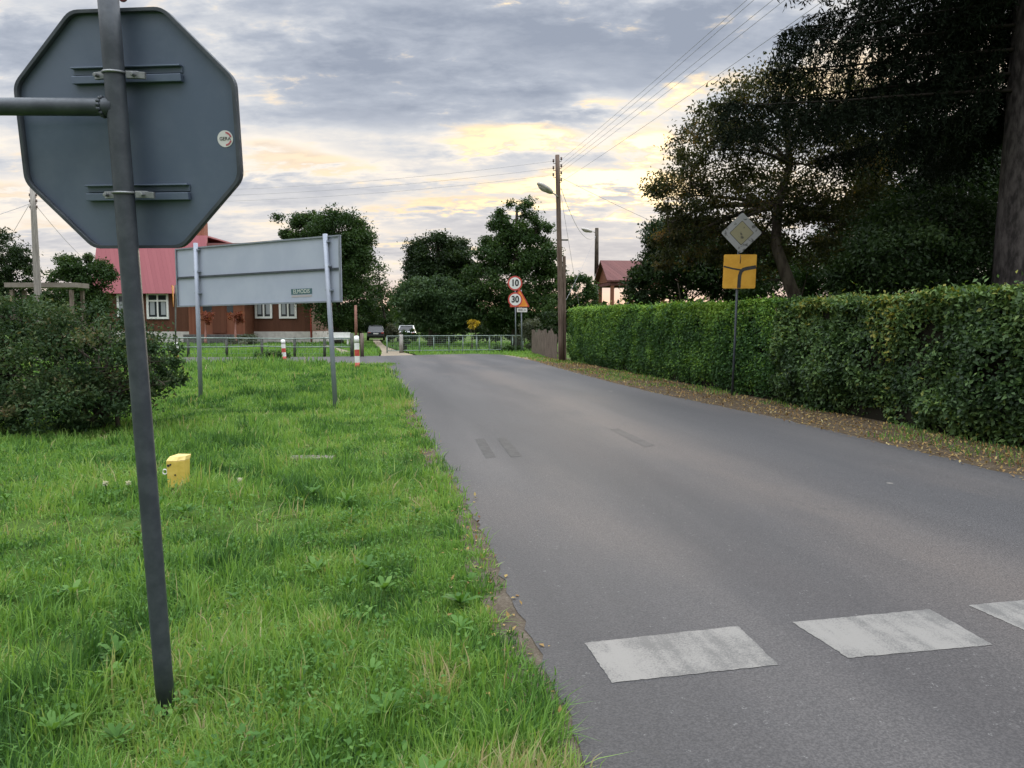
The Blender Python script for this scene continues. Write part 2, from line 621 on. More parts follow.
# warm strip of clear air right at the horizon
hz = n.m('MULTIPLY', n.m('SUBTRACT', 1.0, n.smooth(V, .01, .075)), front)
col = n.mix(n.m('MULTIPLY', hz, n.m('ADD', .5, n.m('MULTIPLY', sunn, .45))), col, (1.0, .62, .40))
# extra brightness added to the sky overhead, out of view, to light road and grass
zen = n.smooth(Z, .40, .85)
gain = n.m('ADD', 1.0, n.m('MULTIPLY', zen, 3.9))
col = n.mix(zen, col, n.mix(.75, col, (.52, .56, .60)))
sc_ = nt.nodes.new('ShaderNodeVectorMath')
sc_.operation = 'SCALE'
n.put(sc_.inputs[0], col)
n.put(sc_.inputs['Scale'], gain)
bg = nt.nodes.new('ShaderNodeBackground')
bg.inputs[1].default_value = 1.0
nt.links.new(sc_.outputs[0], bg.inputs[0])
wo = nt.nodes.new('ShaderNodeOutputWorld')
nt.links.new(bg.outputs[0], wo.inputs[0])

sun = bpy.data.lights.new('sun', 'SUN')
sun.energy = .8
sun.angle = R(14)
sun.color = (1, .86, .66)
so = bpy.data.objects.new('sun', sun)
C.objects.link(so)
sd = Vector((math.sin(R(SUN_AZ)) * math.cos(R(SUN_EL)), math.cos(R(SUN_AZ)) * math.cos(R(SUN_EL)), math.sin(R(SUN_EL))))
so.rotation_euler = sd.to_track_quat('Z', 'Y').to_euler()
so.location = (0, 60, 40)

# ------------------------------------------------------------------ ground, road
mb = MB()
gl = [-3000, -900, -300, -120] + [-60 + 2.5 * i for i in range(49)] + [120, 300, 900, 3000]
ng = len(gl)
mb.v = [Vector((x, y, 0)) for y in gl for x in gl]
mb.f = [[j * ng + i, j * ng + i + 1, (j + 1) * ng + i + 1, (j + 1) * ng + i] for j in range(ng - 1) for i in range(ng - 1)]
mb.sm = [False] * len(mb.f)
tag(mb.build('ground', M['lawn']), 'flat green lawn and yard ground reaching the horizon', None, None, 'structure')

LEFT = [(2.35, -10), (1.33, -4), (.6, .4), (.26, 2.51), (.13, 3.38), (-.11, 4.83), (-.42, 6.6), (-.89, 9.0), (-1.88, 14.23), (-2.75, 19), (-3.76, 24.1), (-4.5, 27.6), (-5.3, 29.3), (-6.8, 30.3), (-10, 30.6), (-45, 30.2)]
RIGHT = [(7.75, -10), (6.8, -4), (6.0, 1), (5.03, 7.48), (4.62, 10.3), (4.12, 12.94), (3.13, 17), (2.3, 22), (1.43, 28.2), (.95, 32), (.3, 35.5), (-.6, 39)]
FAR = [(-2.0, 40.0), (-4.0, 38.8), (-6.2, 37.4), (-9, 36.2), (-14, 35.7), (-45, 35.5)]


def densify(pl, step, jit):
    out = []
    for a, b in zip(pl, pl[1:]):
        L = math.dist(a, b)
        k = max(1, int(L / step))
        for i in range(k):
            t = i / k
            out.append((a[0] + (b[0] - a[0]) * t + random.gauss(0, jit), a[1] + (b[1] - a[1]) * t + random.gauss(0, jit)))
    out.append(pl[-1])
    return out


def sheet(name, poly, z, mat, label=None):
    bm = bmesh.new()
    vs = [bm.verts.new((x, y, z)) for x, y in poly]
    f = bm.faces.new(vs)
    bmesh.ops.triangulate(bm, faces=[f], ngon_method='EAR_CLIP')
    for f in bm.faces:
        if f.normal.z < 0:
            f.normal_flip()
    me = bpy.data.meshes.new(name)
    bm.to_mesh(me)
    bm.free()
    o = link(name, me, mat)
    o['kind'] = 'structure'
    if label:
        o['label'] = label
    return o


road_poly = densify(LEFT, .10, .011) + list(reversed(FAR)) + list(reversed(densify(RIGHT, .2, .02)))
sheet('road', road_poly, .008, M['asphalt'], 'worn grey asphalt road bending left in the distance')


def strip_sheet(name, A, B, z, mat, label):
    bm = bmesh.new()
    a = [bm.verts.new((x, y, z)) for x, y in A]
    b = [bm.verts.new((x, y, z)) for x, y in B]
    for k in range(len(a) - 1):
        f = bm.faces.new((a[k], a[k + 1], b[k + 1], b[k]))
        f.normal_update()
        if f.normal.z < 0:
            f.normal_flip()
    me = bpy.data.meshes.new(name)
    bm.to_mesh(me)
    bm.free()
    o = link(name, me, mat)
    o['kind'], o['label'] = 'structure', label
    return o


def xl(y):
    ys = np.array([p[1] for p in LEFT[:12]]); xs = np.array([p[0] for p in LEFT[:12]])
    return np.interp(y, ys, xs)


def xr(y):
    ys = np.array([p[1] for p in RIGHT]); xs = np.array([p[0] for p in RIGHT])
    return np.interp(y, ys, xs)


ys = np.linspace(-10, 29, 160)
inner = [(float(xl(y) + .12), float(y)) for y in ys]
outer = [(float(xl(y) - .15 - .04 * math.sin(y * 1.7) + random.gauss(0, .02)), float(y)) for y in ys]
strip_sheet('verge', inner, outer, .004, M['dirt'], 'narrow strip of bare dirt along the left road edge')


def hedge_x(y):
    return 4.80 - .163 * (y - 16.7)


ys = np.linspace(-10, 36, 170)
inner = [(float(xr(y) - .15), float(y)) for y in ys]
outer = [(float(hedge_x(y) + .6), float(y)) for y in ys]
strip_sheet('verge', inner, outer, .004, M['litter_soil'], 'dirt verge with dry leaves along the foot of the hedges')
dp = [gr(380, 358), gr(420, 356.6), gr(396, 350.5), gr(385, 346), gr(380, 341), gr(380, 339.5), gr(373, 339.5), gr(373, 342), gr(376, 346), gr(382, 351)]
sheet('driveway', [(p.x, p.y) for p in dp], .0045, M['drive'], 'sandy driveway curving from the road to the parked dark car')
pp = [gr(318, 344), gr(322, 344), gr(352, 352), gr(345, 354)]
sheet('path', [(p.x, p.y) for p in pp], .0045, M['drive'], 'pale footpath leading across the yard to the brown house')
dirt_ap = [gr(503, 355), gr(540, 357.2), gr(552, 361), gr(536, 360.5), gr(515, 358)]
sheet('path', [(p.x, p.y) for p in dirt_ap], .0062, M['drive'], 'sandy patch at the bend in front of the picket fence')


def road_sheet(name, pix, z, mat, label):
    pts = [(gr(*p).x, gr(*p).y) for p in pix]
    pl = densify(pts + [pts[0]], .022, .0022)[:-1]
    return sheet(name, pl, z, mat, label)


road_sheet('crossing_stripe', [(585, 645), (738, 628), (778, 667), (612, 685)], .0105, M['paint'], 'worn white crossing stripe nearest the grass')
road_sheet('crossing_stripe', [(792, 624), (930, 611), (993, 647), (848, 660)], .0105, M['paint'], 'worn white crossing stripe in the middle of the road')
road_sheet('crossing_stripe', [(968, 607), (1088, 596), (1180, 628), (1042, 640)], .0105, M['paint'], 'worn white crossing stripe at the right picture edge')
road_sheet('road_patch', [(475, 440), (484, 439), (496, 458), (486, 459)], .0105, M['tar'], 'dark tar strip on the road, nearer the grass')
road_sheet('road_patch', [(497, 439), (506, 438), (522, 457), (511, 458)], .0105, M['tar'], 'dark tar strip on the road, second from the grass')
road_sheet('road_patch', [(610, 430), (618, 429), (655, 446), (645, 448)], .0105, M['tar_faint'], 'faint dark tar strip in the far lane')

# ------------------------------------------------------------------ grass
GRASS = foliage('grass_blade', [(0, (.028, .080, .022)), (.28, (.064, .152, .038)), (.52, (.128, .262, .055)), (.82, (.205, .345, .082)), (.97, (.26, .35, .11)), (1, (.38, .33, .20))], .4, .55, .14, .55, .2)


def blades(px, py, length, width, tone, lean_a, lean_k, z0=0.0):
    n_ = len(px)
    a = rng.uniform(0, 2 * np.pi, n_)
    lean = rng.uniform(.2, 1.25, n_) * length
    dx = np.cos(a) * lean * .6 + np.cos(lean_a) * lean * lean_k
    dy = np.sin(a) * lean * .6 + np.sin(lean_a) * lean * lean_k
    fa = a + np.pi / 2 + rng.normal(0, .5, n_)
    wx, wy = np.cos(fa) * width * .5, np.sin(fa) * width * .5
    h = np.sqrt(np.maximum(length ** 2 - dx ** 2 - dy ** 2, (.35 * length) ** 2))
    z = np.full(n_, z0)
    v = np.stack([
        np.stack([px - wx, py - wy, z], 1), np.stack([px + wx, py + wy, z], 1),
        np.stack([px + dx * .35 - wx * .9, py + dy * .35 - wy * .9, z + h * .6], 1), np.stack([px + dx * .35 + wx * .9, py + dy * .35 + wy * .9, z + h * .6], 1),
        np.stack([px + dx, py + dy, z + h * .95], 1)], 1).reshape(-1, 3)
    b = np.arange(n_)[:, None] * 5
    f = np.concatenate([b + np.array([[0, 1, 3]]), b + np.array([[0, 3, 2]]), b + np.array([[2, 3, 4]])], 1).reshape(-1, 3)
    return v, f, np.repeat(tone, 5)


def join(parts):
    V_, F_, T_, o = [], [], [], 0
    for v, f, t in parts:
        V_.append(v); F_.append(f + o); T_.append(t); o += len(v)
    return np.concatenate(V_), np.concatenate(F_), np.concatenate(T_)


def lawn():
    parts = []
    NTUFT, PER = 56000, 11
    r = 1.0 * (34 / 1.0) ** rng.random(NTUFT)            # denser near, sparser far
    r = np.where(rng.random(NTUFT) < .35, rng.uniform(6, 34, NTUFT), r)
    ang = rng.uniform(R(-50), R(20), NTUFT)
    tx, ty = r * np.sin(ang), r * np.cos(ang)
    P3 = np.stack([tx, ty, np.zeros(NTUFT)], 1)
    edge = xl(ty) - tx                                   # metres inside the lawn
    rag = -.02 + .05 * np.clip((6.5 - ty) / 3, 0, 1) + .20 * vnoise(P3, 1.3) * vnoise(P3 + 4, 3.7) * 1.8 * np.clip(1.25 - ty / 9, .25, 1)
    ok = (edge > rag) & (ty < 29.8) & (ty > .6)
    bare = vnoise(P3 + 11, .9)
    ok &= ~((bare > .80) & (rng.random(NTUFT) < .7))
    ok &= np.hypot((tx + 2.25) * .9, (ty - 8.45) * 1.6) > .2
    ok &= np.hypot(tx + 3.02, ty - 6.9) > .16
    tx, ty, r, edge = tx[ok], ty[ok], r[ok], edge[ok]
    P3 = P3[ok]
    m = len(tx)
    hn = .30 + 1.0 * vnoise(P3, .55) * vnoise(P3 + 5, 2.3) * 1.8 + .5 * (vnoise(P3 + 6, 6.0) - .4)
    hn = hn * np.where((tx < -7) & (ty > 24), 2.0, 1.0)
    hn = np.clip(hn, .3, 2.2)
    hn = np.where(np.hypot(tx + 1.33, (ty - 2.75) * .8) < .26, hn * .5, hn)      # trodden round the post * np.clip(.55 + edge * .5, .5, 1)
    tn = np.clip(.50 + .55 * (vnoise(P3 + 3, .45) - .5) + .95 * (vnoise(P3 + 8, 2.6) - .5) + .45 * (vnoise(P3 + 12, 6.5) - .5), .05, .78)
    dry = (edge < .55) * (vnoise(P3 + 2, 1.7) > .55) * .13
    la = vnoise(P3 + 7, 2.1) * 14
    tus = rng.random(m) < .16                            # big tussocks, their blades arching outwards
    I = np.repeat(np.arange(m), PER)
    spread = .02 + .0035 * r[I]
    ox_, oy_ = rng.normal(0, 1, len(I)) * spread, rng.normal(0, 1, len(I)) * spread
    bx, by = tx[I] + ox_, ty[I] + oy_
    rad_a = np.arctan2(oy_, ox_) + rng.normal(0, .5, len(I))
    L = hn[I] * rng.uniform(.045, .15, len(I)) * (1 + .012 * np.maximum(r[I] - 8, 0)) * np.where(tus[I], 1.75, 1.0)
    W = (.0032 + .00062 * r[I]) * rng.uniform(.7, 1.5, len(I))
    T = np.clip(tn[I] + dry[I] + np.where(tus[I], .10, 0) + rng.normal(0, .14, len(I)), 0, 1)
    T = np.where(rng.random(len(I)) < .022, rng.uniform(.9, 1, len(I)), T)
    parts.append(blades(bx, by, L, W, T, np.where(rng.random(len(I)) < .7, rad_a, la[I]), rng.uniform(.1, 1.15, len(I))))
    # far tufts, on the yards beyond the side road and beside the bend
    q = 26000
    fx, fy = rng.uniform(-34, 2, q), rng.uniform(36, 66, q)
    ok = (fy > np.interp(fx, [-34, -14, -9, -6.2, -4, -2, -.6, .6], [35.8, 35.9, 36.5, 37.7, 39.1, 40.3, 39.6, 38.5]))
    for pl in ([(p.x, p.y) for p in dp], [(p.x, p.y) for p in pp]):
        ok &= ~inpoly(fx, fy, pl)
    fx, fy = fx[ok], fy[ok]
    P3 = np.stack([fx, fy, fx * 0], 1)
    parts.append(blades(fx, fy, rng.uniform(.10, .24, len(fx)), np.full(len(fx), .045), np.clip(.5 + .5 * (vnoise(P3, .3) - .5) + rng.normal(0, .1, len(fx)), 0, .9), fx * 0, fx * 0 + .2))
    return join(parts)


def inpoly(x, y, poly):
    r = np.zeros(len(x), bool)
    for (x0, y0), (x1, y1) in zip(poly, poly[1:] + poly[:1]):
        c = ((y0 > y) != (y1 > y)) & (x < (x1 - x0) * (y - y0) / ((y1 - y0) or 1e-9) + x0)
        r ^= c
    return r


v, f, t = lawn()
o = npmesh('grass', v, f, GRASS, t)
tag(o, 'tufted uneven green grass covering the lawn', None, None, 'stuff')

# verge grass on the right side, thin and dry
q = 9000
vy = 3 + 33 * rng.random(q) ** 1.2
u = rng.random(q)
vx = xr(vy) + .12 + u * np.maximum(hedge_x(vy) - xr(vy) + .1, .05)
P3 = np.stack([vx, vy, vx * 0], 1)
ok = vnoise(P3, 1.1) + .35 * u > .72
vx, vy = vx[ok], vy[ok]
v, f, t = blades(vx, vy, rng.uniform(.04, .12, len(vx)), .004 + .0006 * vy, np.clip(rng.normal(.55, .25, len(vx)), 0, 1), rng.uniform(0, 6.28, len(vx)), rng.uniform(0, .7, len(vx)))
tag(npmesh('verge_grass', v, f, GRASS, t), 'thin dry grass along the foot of the hedges', None, None, 'stuff')
# grass at the bend
q = 3500
bx, by = rng.uniform(-1.2, 2.2, q), rng.uniform(35.5, 41.5, q)
ok = bx > xr(by) + .15
bx, by = bx[ok], by[ok]
v, f, t = blades(bx, by, rng.uniform(.06, .16, len(bx)), np.full(len(bx), .03), np.clip(rng.normal(.7, .1, len(bx)), 0, 1), bx * 0, bx * 0)
tag(npmesh('verge_grass', v, f, GRASS, t), 'small patch of bright grass at the bend', None, None, 'stuff')

WEED = foliage('weed_leaf', [(0, (.04, .105, .022)), (.5, (.075, .175, .035)), (1, (.14, .26, .06))], .35, .6, 0, 1, .2)


def weeds():
    parts = []
    spots = [(rng.normal(-.75, .28), rng.uniform(1.75, 3.3)) for _ in range(70)] + [(rng.uniform(-6, -.4), rng.uniform(1.9, 9)) for _ in range(700)] + \
            [(float(xl(y) - rng.uniform(.3, .9)), y) for y in rng.uniform(2, 12, 60)]
    for x, y in spots:
        if x > xl(y) - .28:
            continue
        k = int(rng.integers(16, 40))
        a = rng.uniform(0, 6.28, k)
        rr = rng.uniform(.01, .14, k)
        pos = np.stack([x + np.cos(a) * rr, y + np.sin(a) * rr, rng.uniform(.03, .13, k)], 1)
        nr = np.tile(np.array([[0, 0, 1.0]]), (k, 1))
        parts.append(leaves(pos, np.full(k, rng.uniform(.014, .030)), np.clip(rng.normal(.5, .2, k), 0, 1), rng.uniform(.35, .8), nr, .75, 0))
    return join(parts)


def rosettes():
    pos, dirs, L_, T_ = [], [], [], []
    for _ in range(55):
        y = rng.uniform(1.8, 6.5)
        x = rng.uniform(-.75 * y - .3, float(xl(y)) - .2)
        if math.hypot(x + 1.33, y - 2.9) < .12:
            continue
        k = int(rng.integers(7, 15))
        a = rng.uniform(0, 6.28) + np.arange(k) * 2.4
        z = rng.uniform(.02, .09)
        ln = rng.uniform(.05, .12)
        tn = rng.normal(.5, .2)
        for q in a:
            pos.append((x, y, z)); dirs.append((math.cos(q), math.sin(q), rng.uniform(.3, 1.6))); L_.append(ln * rng.uniform(.6, 1.2)); T_.append(tn + rng.normal(0, .1))
    pos, d, L_ = np.array(pos), unit(np.array(dirs)), np.array(L_)[:, None]
    s_ = unit(np.cross(d, np.array([[0, 0, 1.0]])))
    W = L_ * .13
    a1, a2 = pos + d * L_ * .35, pos + d * L_ * .72
    dn = np.array([[0, 0, -1.0]])
    v = np.stack([pos - s_ * W * .3, pos + s_ * W * .3, a1 - s_ * W * .8, a1 + s_ * W * .8, a2 - s_ * W + dn * L_ * .06, a2 + s_ * W + dn * L_ * .06, pos + d * L_ + dn * L_ * .22], 1).reshape(-1, 3)
    b = np.arange(len(pos))[:, None] * 7
    f = np.concatenate([b + np.array([q]) for q in ([0, 1, 3], [0, 3, 2], [2, 3, 5], [2, 5, 4], [4, 5, 6])], 1).reshape(-1, 3)
    return v, f, np.repeat(np.clip(np.array(T_), 0, 1), 7)


v, f, t = join([weeds(), rosettes()])
tag(npmesh('broadleaf_weeds', v, f, WEED, t), 'clover and broad leaved weeds among the grass', None, None, 'stuff')

LITTER = foliage('dry_leaf', [(0, (.12, .06, .03)), (.4, (.24, .15, .06)), (.7, (.34, .25, .09)), (1, (.42, .36, .2))], .1, .8)
q = 9500
vy = 4 + 31 * rng.random(q) ** 1.3
u = rng.random(q) ** .8
vx = xr(vy) - .12 + u * np.maximum(hedge_x(vy) - xr(vy) + .15, .1)
pos = np.stack([vx, vy, np.full(q, .013)], 1)
nr = np.tile(np.array([[0, 0, 1.0]]), (q, 1))
parts = [leaves(pos, .035 + .0009 * vy, np.clip(rng.normal(.5, .22, q), 0, 1), .55, nr, .93, 0)]
q = 420
vy = rng.uniform(1.8, 14, q)
vx = xl(vy) - rng.normal(.14, .10, q)
pos = np.stack([vx, vy, np.full(q, .014)], 1)
parts.append(leaves(pos, np.full(q, .035), np.clip(rng.normal(.45, .25, q), 0, 1), .55, np.tile(np.array([[0, 0, 1.0]]), (q, 1)), .93, 0))
v, f, t = join(parts)
v[:, 2] = np.maximum(v[:, 2], .0125)
tag(npmesh('leaf_litter', v, f, LITTER, t), 'dry brown and yellow leaves lying along both road edges', None, None, 'stuff')

# ------------------------------------------------------------------ hedges
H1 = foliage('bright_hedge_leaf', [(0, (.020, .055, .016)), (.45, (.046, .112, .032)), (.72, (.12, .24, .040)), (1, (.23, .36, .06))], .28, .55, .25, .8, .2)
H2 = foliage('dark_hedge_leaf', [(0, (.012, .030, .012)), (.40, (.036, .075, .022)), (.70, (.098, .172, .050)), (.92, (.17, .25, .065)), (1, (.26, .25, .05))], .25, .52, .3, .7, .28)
CORE = simple('hedge_twigs', (.014, .013, .009), .95, 0, .1)


def hedge(label, y0, y1, n_, lsz, mat, hfun, rough_amp, topcol, cat='hedge'):
    yb = (y0 + y1) / 2
    t = thing('hedge', label, cat, (hedge_x(yb) + .5, yb, 0), 'clipped hedges beside the road')
    W = 1.15
    core = MB()
    seg = max(4, int((y1 - y0) / .6))
    rings = []
    for i in range(seg + 1):
        y = y0 + (y1 - y0) * i / seg
        h = hfun(y) - .24
        x0 = hedge_x(y) + .20 + random.uniform(-.02, .02)
        x1 = x0 + W - .4
        rings.append([Vector((x0, y, .0)), Vector((x0, y, h * .96)), Vector((x0 + .08, y, h)), Vector((x1 - .08, y, h)), Vector((x1, y, h * .96)), Vector((x1, y, 0))])
    for a, b in zip(rings, rings[1:]):
        for k in range(5):
            core.face([a[k], b[k], b[k + 1], a[k + 1]])
    core.face(rings[0]); core.face(rings[-1][::-1])
    core.build('branches', CORE, t)
    # leaf shell: front, top, back, ends
    A = rng.random(n_)
    wy = (y1 - y0)
    y = y0 + wy * rng.random(n_) ** 1.0
    h = np.array([1.0]) * hfun(y)
    side = np.select([A < .60, A < .88], [0, 1], 2)
    # front face coordinate s: 0 ground..1 top
    s = rng.random(n_)
    dep = np.abs(rng.normal(0, .08, n_)) + .0
    x = np.where(side == 0, hedge_x(y) + dep, np.where(side == 1, hedge_x(y) + s * W, hedge_x(y) + W - dep))
    z = np.where(side == 1, h - dep * .8, .02 + s * (h - .02))
    P3 = np.stack([x, y, z], 1)
    lump = (vnoise(P3, 1.15) - .5) * 2 + (vnoise(P3 + 9, 3.1) - .5) * 1.5
    nx = np.where(side == 0, -1.0, np.where(side == 2, 1.0, 0.0))
    nz = np.where(side == 1, 1.0, 0.0)
    # rounded shoulders
    sh = np.clip((z - (h - .22)) / .22, 0, 1)
    x = x + nx * rough_amp * lump - nx * sh ** 2 * .12
    z = z + nz * rough_amp * .45 * lump
    # bottom thins out and recedes
    low = np.clip(1 - z / .45, 0, 1)
    x = np.where(side == 0, x + low * .16, x)
    ok = ~((side == 0) & (rng.random(n_) < low * .55))
    ok &= ~((side == 0) & (vnoise(P3 + 4, 2.2) < (.20 + rough_amp * .95)) & (rng.random(n_) < .8))
    # shoots above the clipped top
    up = (side == 1) & (rng.random(n_) < .05)
    z = z + up * rng.exponential(.05, n_)
    P3 = np.stack([x, y, z], 1)[ok]
    nr = np.stack([nx, np.zeros(n_) - .15, nz + .45], 1)[ok]
    nr = unit(nr)
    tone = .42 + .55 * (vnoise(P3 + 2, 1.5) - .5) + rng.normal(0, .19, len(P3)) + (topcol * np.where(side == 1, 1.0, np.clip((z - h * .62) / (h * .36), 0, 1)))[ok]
    tone = tone + np.where((vnoise(P3 + 17, .9) > .77) & (rng.random(len(P3)) < .5), .42, 0) * (rough_amp > .1)
    sz = np.full(len(P3), lsz) * (1 + .012 * np.maximum(P3[:, 1] - 9, 0))
    v, f, tt = leaves(P3, sz, np.clip(tone, 0, 1), .58, nr, .5, .15)
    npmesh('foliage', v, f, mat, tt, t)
    return t


def h_far(y):
    return 1.99 + .012 * (y - 17) + .03 * np.sin(y * 1.3)


def h_near(y):
    return 1.92 + .006 * (y - 9) + .035 * np.sin(y * 1.9 + 1) + .03 * np.sin(y * 4.3)


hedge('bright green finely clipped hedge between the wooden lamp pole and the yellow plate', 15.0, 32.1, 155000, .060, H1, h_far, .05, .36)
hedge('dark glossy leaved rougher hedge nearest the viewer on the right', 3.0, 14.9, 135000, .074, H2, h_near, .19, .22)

# ------------------------------------------------------------------ trees
def blobpx(px, py, rx, ry, Y, dy=None):
    c = at(px, py, Y)
    k = Y / F
    return (c.x, c.y, c.z, rx * k, (dy if dy is not None else (rx + ry) / 2 * k), ry * k)


def limb_path(a, b, bend=.15, n_=5, sag=0.0):
    a, b = Vector(a), Vector(b)
    L = (b - a).length
    off = Vector((random.gauss(0, bend), random.gauss(0, bend), random.uniform(.2, 1) * bend)) * L * .5
    pts = []
    for i in range(n_ + 1):
        t_ = i / n_
        p = a.lerp(b, t_) + off * math.sin(math.pi * t_) * .8
        p.z -= sag * L * t_ * t_
        pts.append(p)
    return pts


def tree(name, label, base, blobs, mat, n_clumps, per, lsz, trunk_r, trunk_top, group=None, cat='tree', aspect=.5, bark=None, spread=.22, droop=.3, trunk_path=None, limbs=True, shell=.55, stems=1, tone0=.45, ztone=0.0, limb_min=.3):
    t = thing(name, label, cat, base, group)
    base = Vector(base)
    top = Vector(trunk_top)
    tp = [Vector(p) for p in trunk_path] if trunk_path else limb_path(base, top, .04, 7)
    tb = MB()
    if stems == 1:
        nr = len(tp)
        rad = [trunk_r * (1.25 if i == 0 else 1.0) * (1 - .75 * (i / (nr - 1)) ** 1.2) for i in range(nr)]
        tb.tube(tp, rad, 9)
    else:
        for k in range(stems):
            e = top + Vector((random.gauss(0, .5), random.gauss(0, .4), random.gauss(0, .15))) * (top.z - base.z) * .6
            tb.tube(limb_path(base + Vector((random.gauss(0, .12), random.gauss(0, .12), 0)), e, .15, 5), [trunk_r * (1 - .15 * i) for i in range(6)], 6)
    tb.build('trunk' if stems == 1 else 'stems', bark or M['bark'], t)
    vol = np.array([b[3] * b[4] * b[5] for b in blobs]) ** .75
    cnt = np.maximum(2, (vol / vol.sum() * n_clumps)).astype(int)
    cl, cr = [], []
    for b, k in zip(blobs, cnt):
        u_ = unit(rng.normal(size=(k, 3)))
        rr = np.clip(rng.random(k) ** (1 / 3) * (1 - shell) + shell * rng.uniform(.75, 1.02, k), .05, 1.05)
        cl.append(np.array(b[:3]) + u_ * rr[:, None] * np.array(b[3:6]))
        cr.append(np.full(k, spread * (b[3] * b[4] * b[5]) ** (1 / 3)) * rng.uniform(.6, 1.4, k))
    cl, cr = np.concatenate(cl), np.concatenate(cr)
    cl[:, 2] = np.maximum(cl[:, 2], base.z + .12)
    if limbs:
        # boughs run from the trunk to each mass of the crown, twigs leave the boughs
        lb = MB()
        jmin = max(1, int(limb_min * (len(tp) - 1)))
        bough = []
        for b in blobs:
            c = Vector((b[0], b[1], max(b[2], base.z + .3)))
            cand = list(range(jmin, len(tp)))
            j = min(cand, key=lambda i: abs((c.z - tp[i].z) - .45 * math.hypot(c.x - tp[i].x, c.y - tp[i].y)) + random.uniform(0, .5))
            L = (c - tp[j]).length
            r0 = min(trunk_r * .5, .02 * L + .02)
            pth_ = limb_path(tp[j], c, .22, 6)
            lb.tube(pth_, [r0 * (1 - .13 * i) for i in range(7)], 6, caps=False)
            bough += pth_[2:]
        bo = np.array([tuple(p) for p in bough] + [tuple(p) for p in tp[jmin:]])
        for c in cl:
            dist = np.linalg.norm(bo - c, axis=1) + .6 * np.maximum(bo[:, 2] - c[2], 0)
            k = int(rng.choice(np.argsort(dist)[:3]))
            p0 = Vector(bo[k])
            L = (Vector(c) - p0).length
            r0 = min(trunk_r * .2, .007 * L + .006)
            lb.tube(limb_path(p0, c, .2, 4), [r0, r0 * .75, r0 * .5, r0 * .35, r0 * .15], 5, caps=False)
        lb.build('limbs', bark or M['bark'], t)
    K = len(cl)
    I = np.repeat(np.arange(K), per)
    off = unit(rng.normal(size=(len(I), 3))) * (rng.random(len(I)) ** .75 * rng.choice([1, 1, 1, 1.25], len(I)))[:, None] * cr[I][:, None] * np.array([1.15, 1.15, .75])
    pos = cl[I] + off
    pos[:, 2] = np.maximum(pos[:, 2], base.z + .02)
    ct = rng.normal(tone0, .16, K)
    tone = np.clip(ct[I] + rng.normal(0, .13, len(I)) + ztone * off[:, 2] / np.maximum(cr[I], .01), 0, 1)
    v, f, tt = leaves(pos, np.full(len(I), lsz), tone, aspect, None, 0, droop)
    npmesh('crown', v, f, mat, tt, t)
    return t


T_DARK = foliage('dark_tree_leaf', [(0, (.010, .020, .008)), (.5, (.020, .040, .013)), (1, (.048, .078, .022))], .28, .5)
T_MID = foliage('tree_leaf', [(0, (.018, .040, .012)), (.5, (.034, .068, .020)), (1, (.075, .125, .035))], .3, .5)
T_WILLOW = foliage('willow_leaf', [(0, (.020, .042, .018)), (.5, (.038, .072, .030)), (1, (.075, .12, .048))], .28, .5)
T_BROWN = foliage('bronzed_leaf', [(0, (.018, .026, .011)), (.45, (.042, .048, .020)), (.75, (.09, .074, .030)), (1, (.19, .11, .045))], .5, .5)
T_YELLOW = foliage('yellow_leaf', [(0, (.25, .17, .02)), (.5, (.45, .32, .03)), (1, (.6, .45, .06))], .3, .5)
T_GREY = foliage('grey_green_leaf', [(0, (.05, .06, .04)), (.5, (.09, .105, .07)), (1, (.16, .165, .11))], .25, .6)
T_BUSH = foliage('bush_leaf', [(0, (.016, .034, .015)), (.42, (.038, .072, .030)), (.72, (.080, .115, .048)), (1, (.19, .14, .09))], .28, .6, .3, 1.2, .12)
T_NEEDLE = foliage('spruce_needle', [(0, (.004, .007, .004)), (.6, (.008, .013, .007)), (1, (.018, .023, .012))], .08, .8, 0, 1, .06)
T_RED = foliage('red_leaf', [(0, (.10, .03, .02)), (.5, (.22, .06, .035)), (1, (.3, .14, .07))], .3, .5)

# left bush
B0 = gr(78, 436)
tree('bush', 'broad dark green bush with brownish seed heads left of the leaning post', (B0.x, B0.y + .6, 0),
     [blobpx(40, 375, 75, 52, 11.0, 1.1), blobpx(105, 365, 62, 55, 11.2, 1.0), blobpx(-40, 365, 60, 60, 11.2, 1.0), blobpx(150, 362, 36, 28, 10.8, .5), blobpx(165, 385, 22, 14, 10.4, .3), blobpx(70, 325, 60, 26, 11.4, .8), blobpx(10, 318, 50, 22, 11.4, .8), blobpx(60, 405, 75, 24, 10.6, .9)],
     T_BUSH, 330, 150, .060, .035, (B0.x, B0.y + .6, 1.3), cat='bush', stems=9, spread=.30, shell=.6, tone0=.40, ztone=.12)

# trees behind
g = 'trees in the background'
def gtree(label, px, Y, *a, **k):
    b = at(px, 330, Y)
    return tree('broadleaf_tree', label, (b.x, Y, 0), *a, group=g, **k)

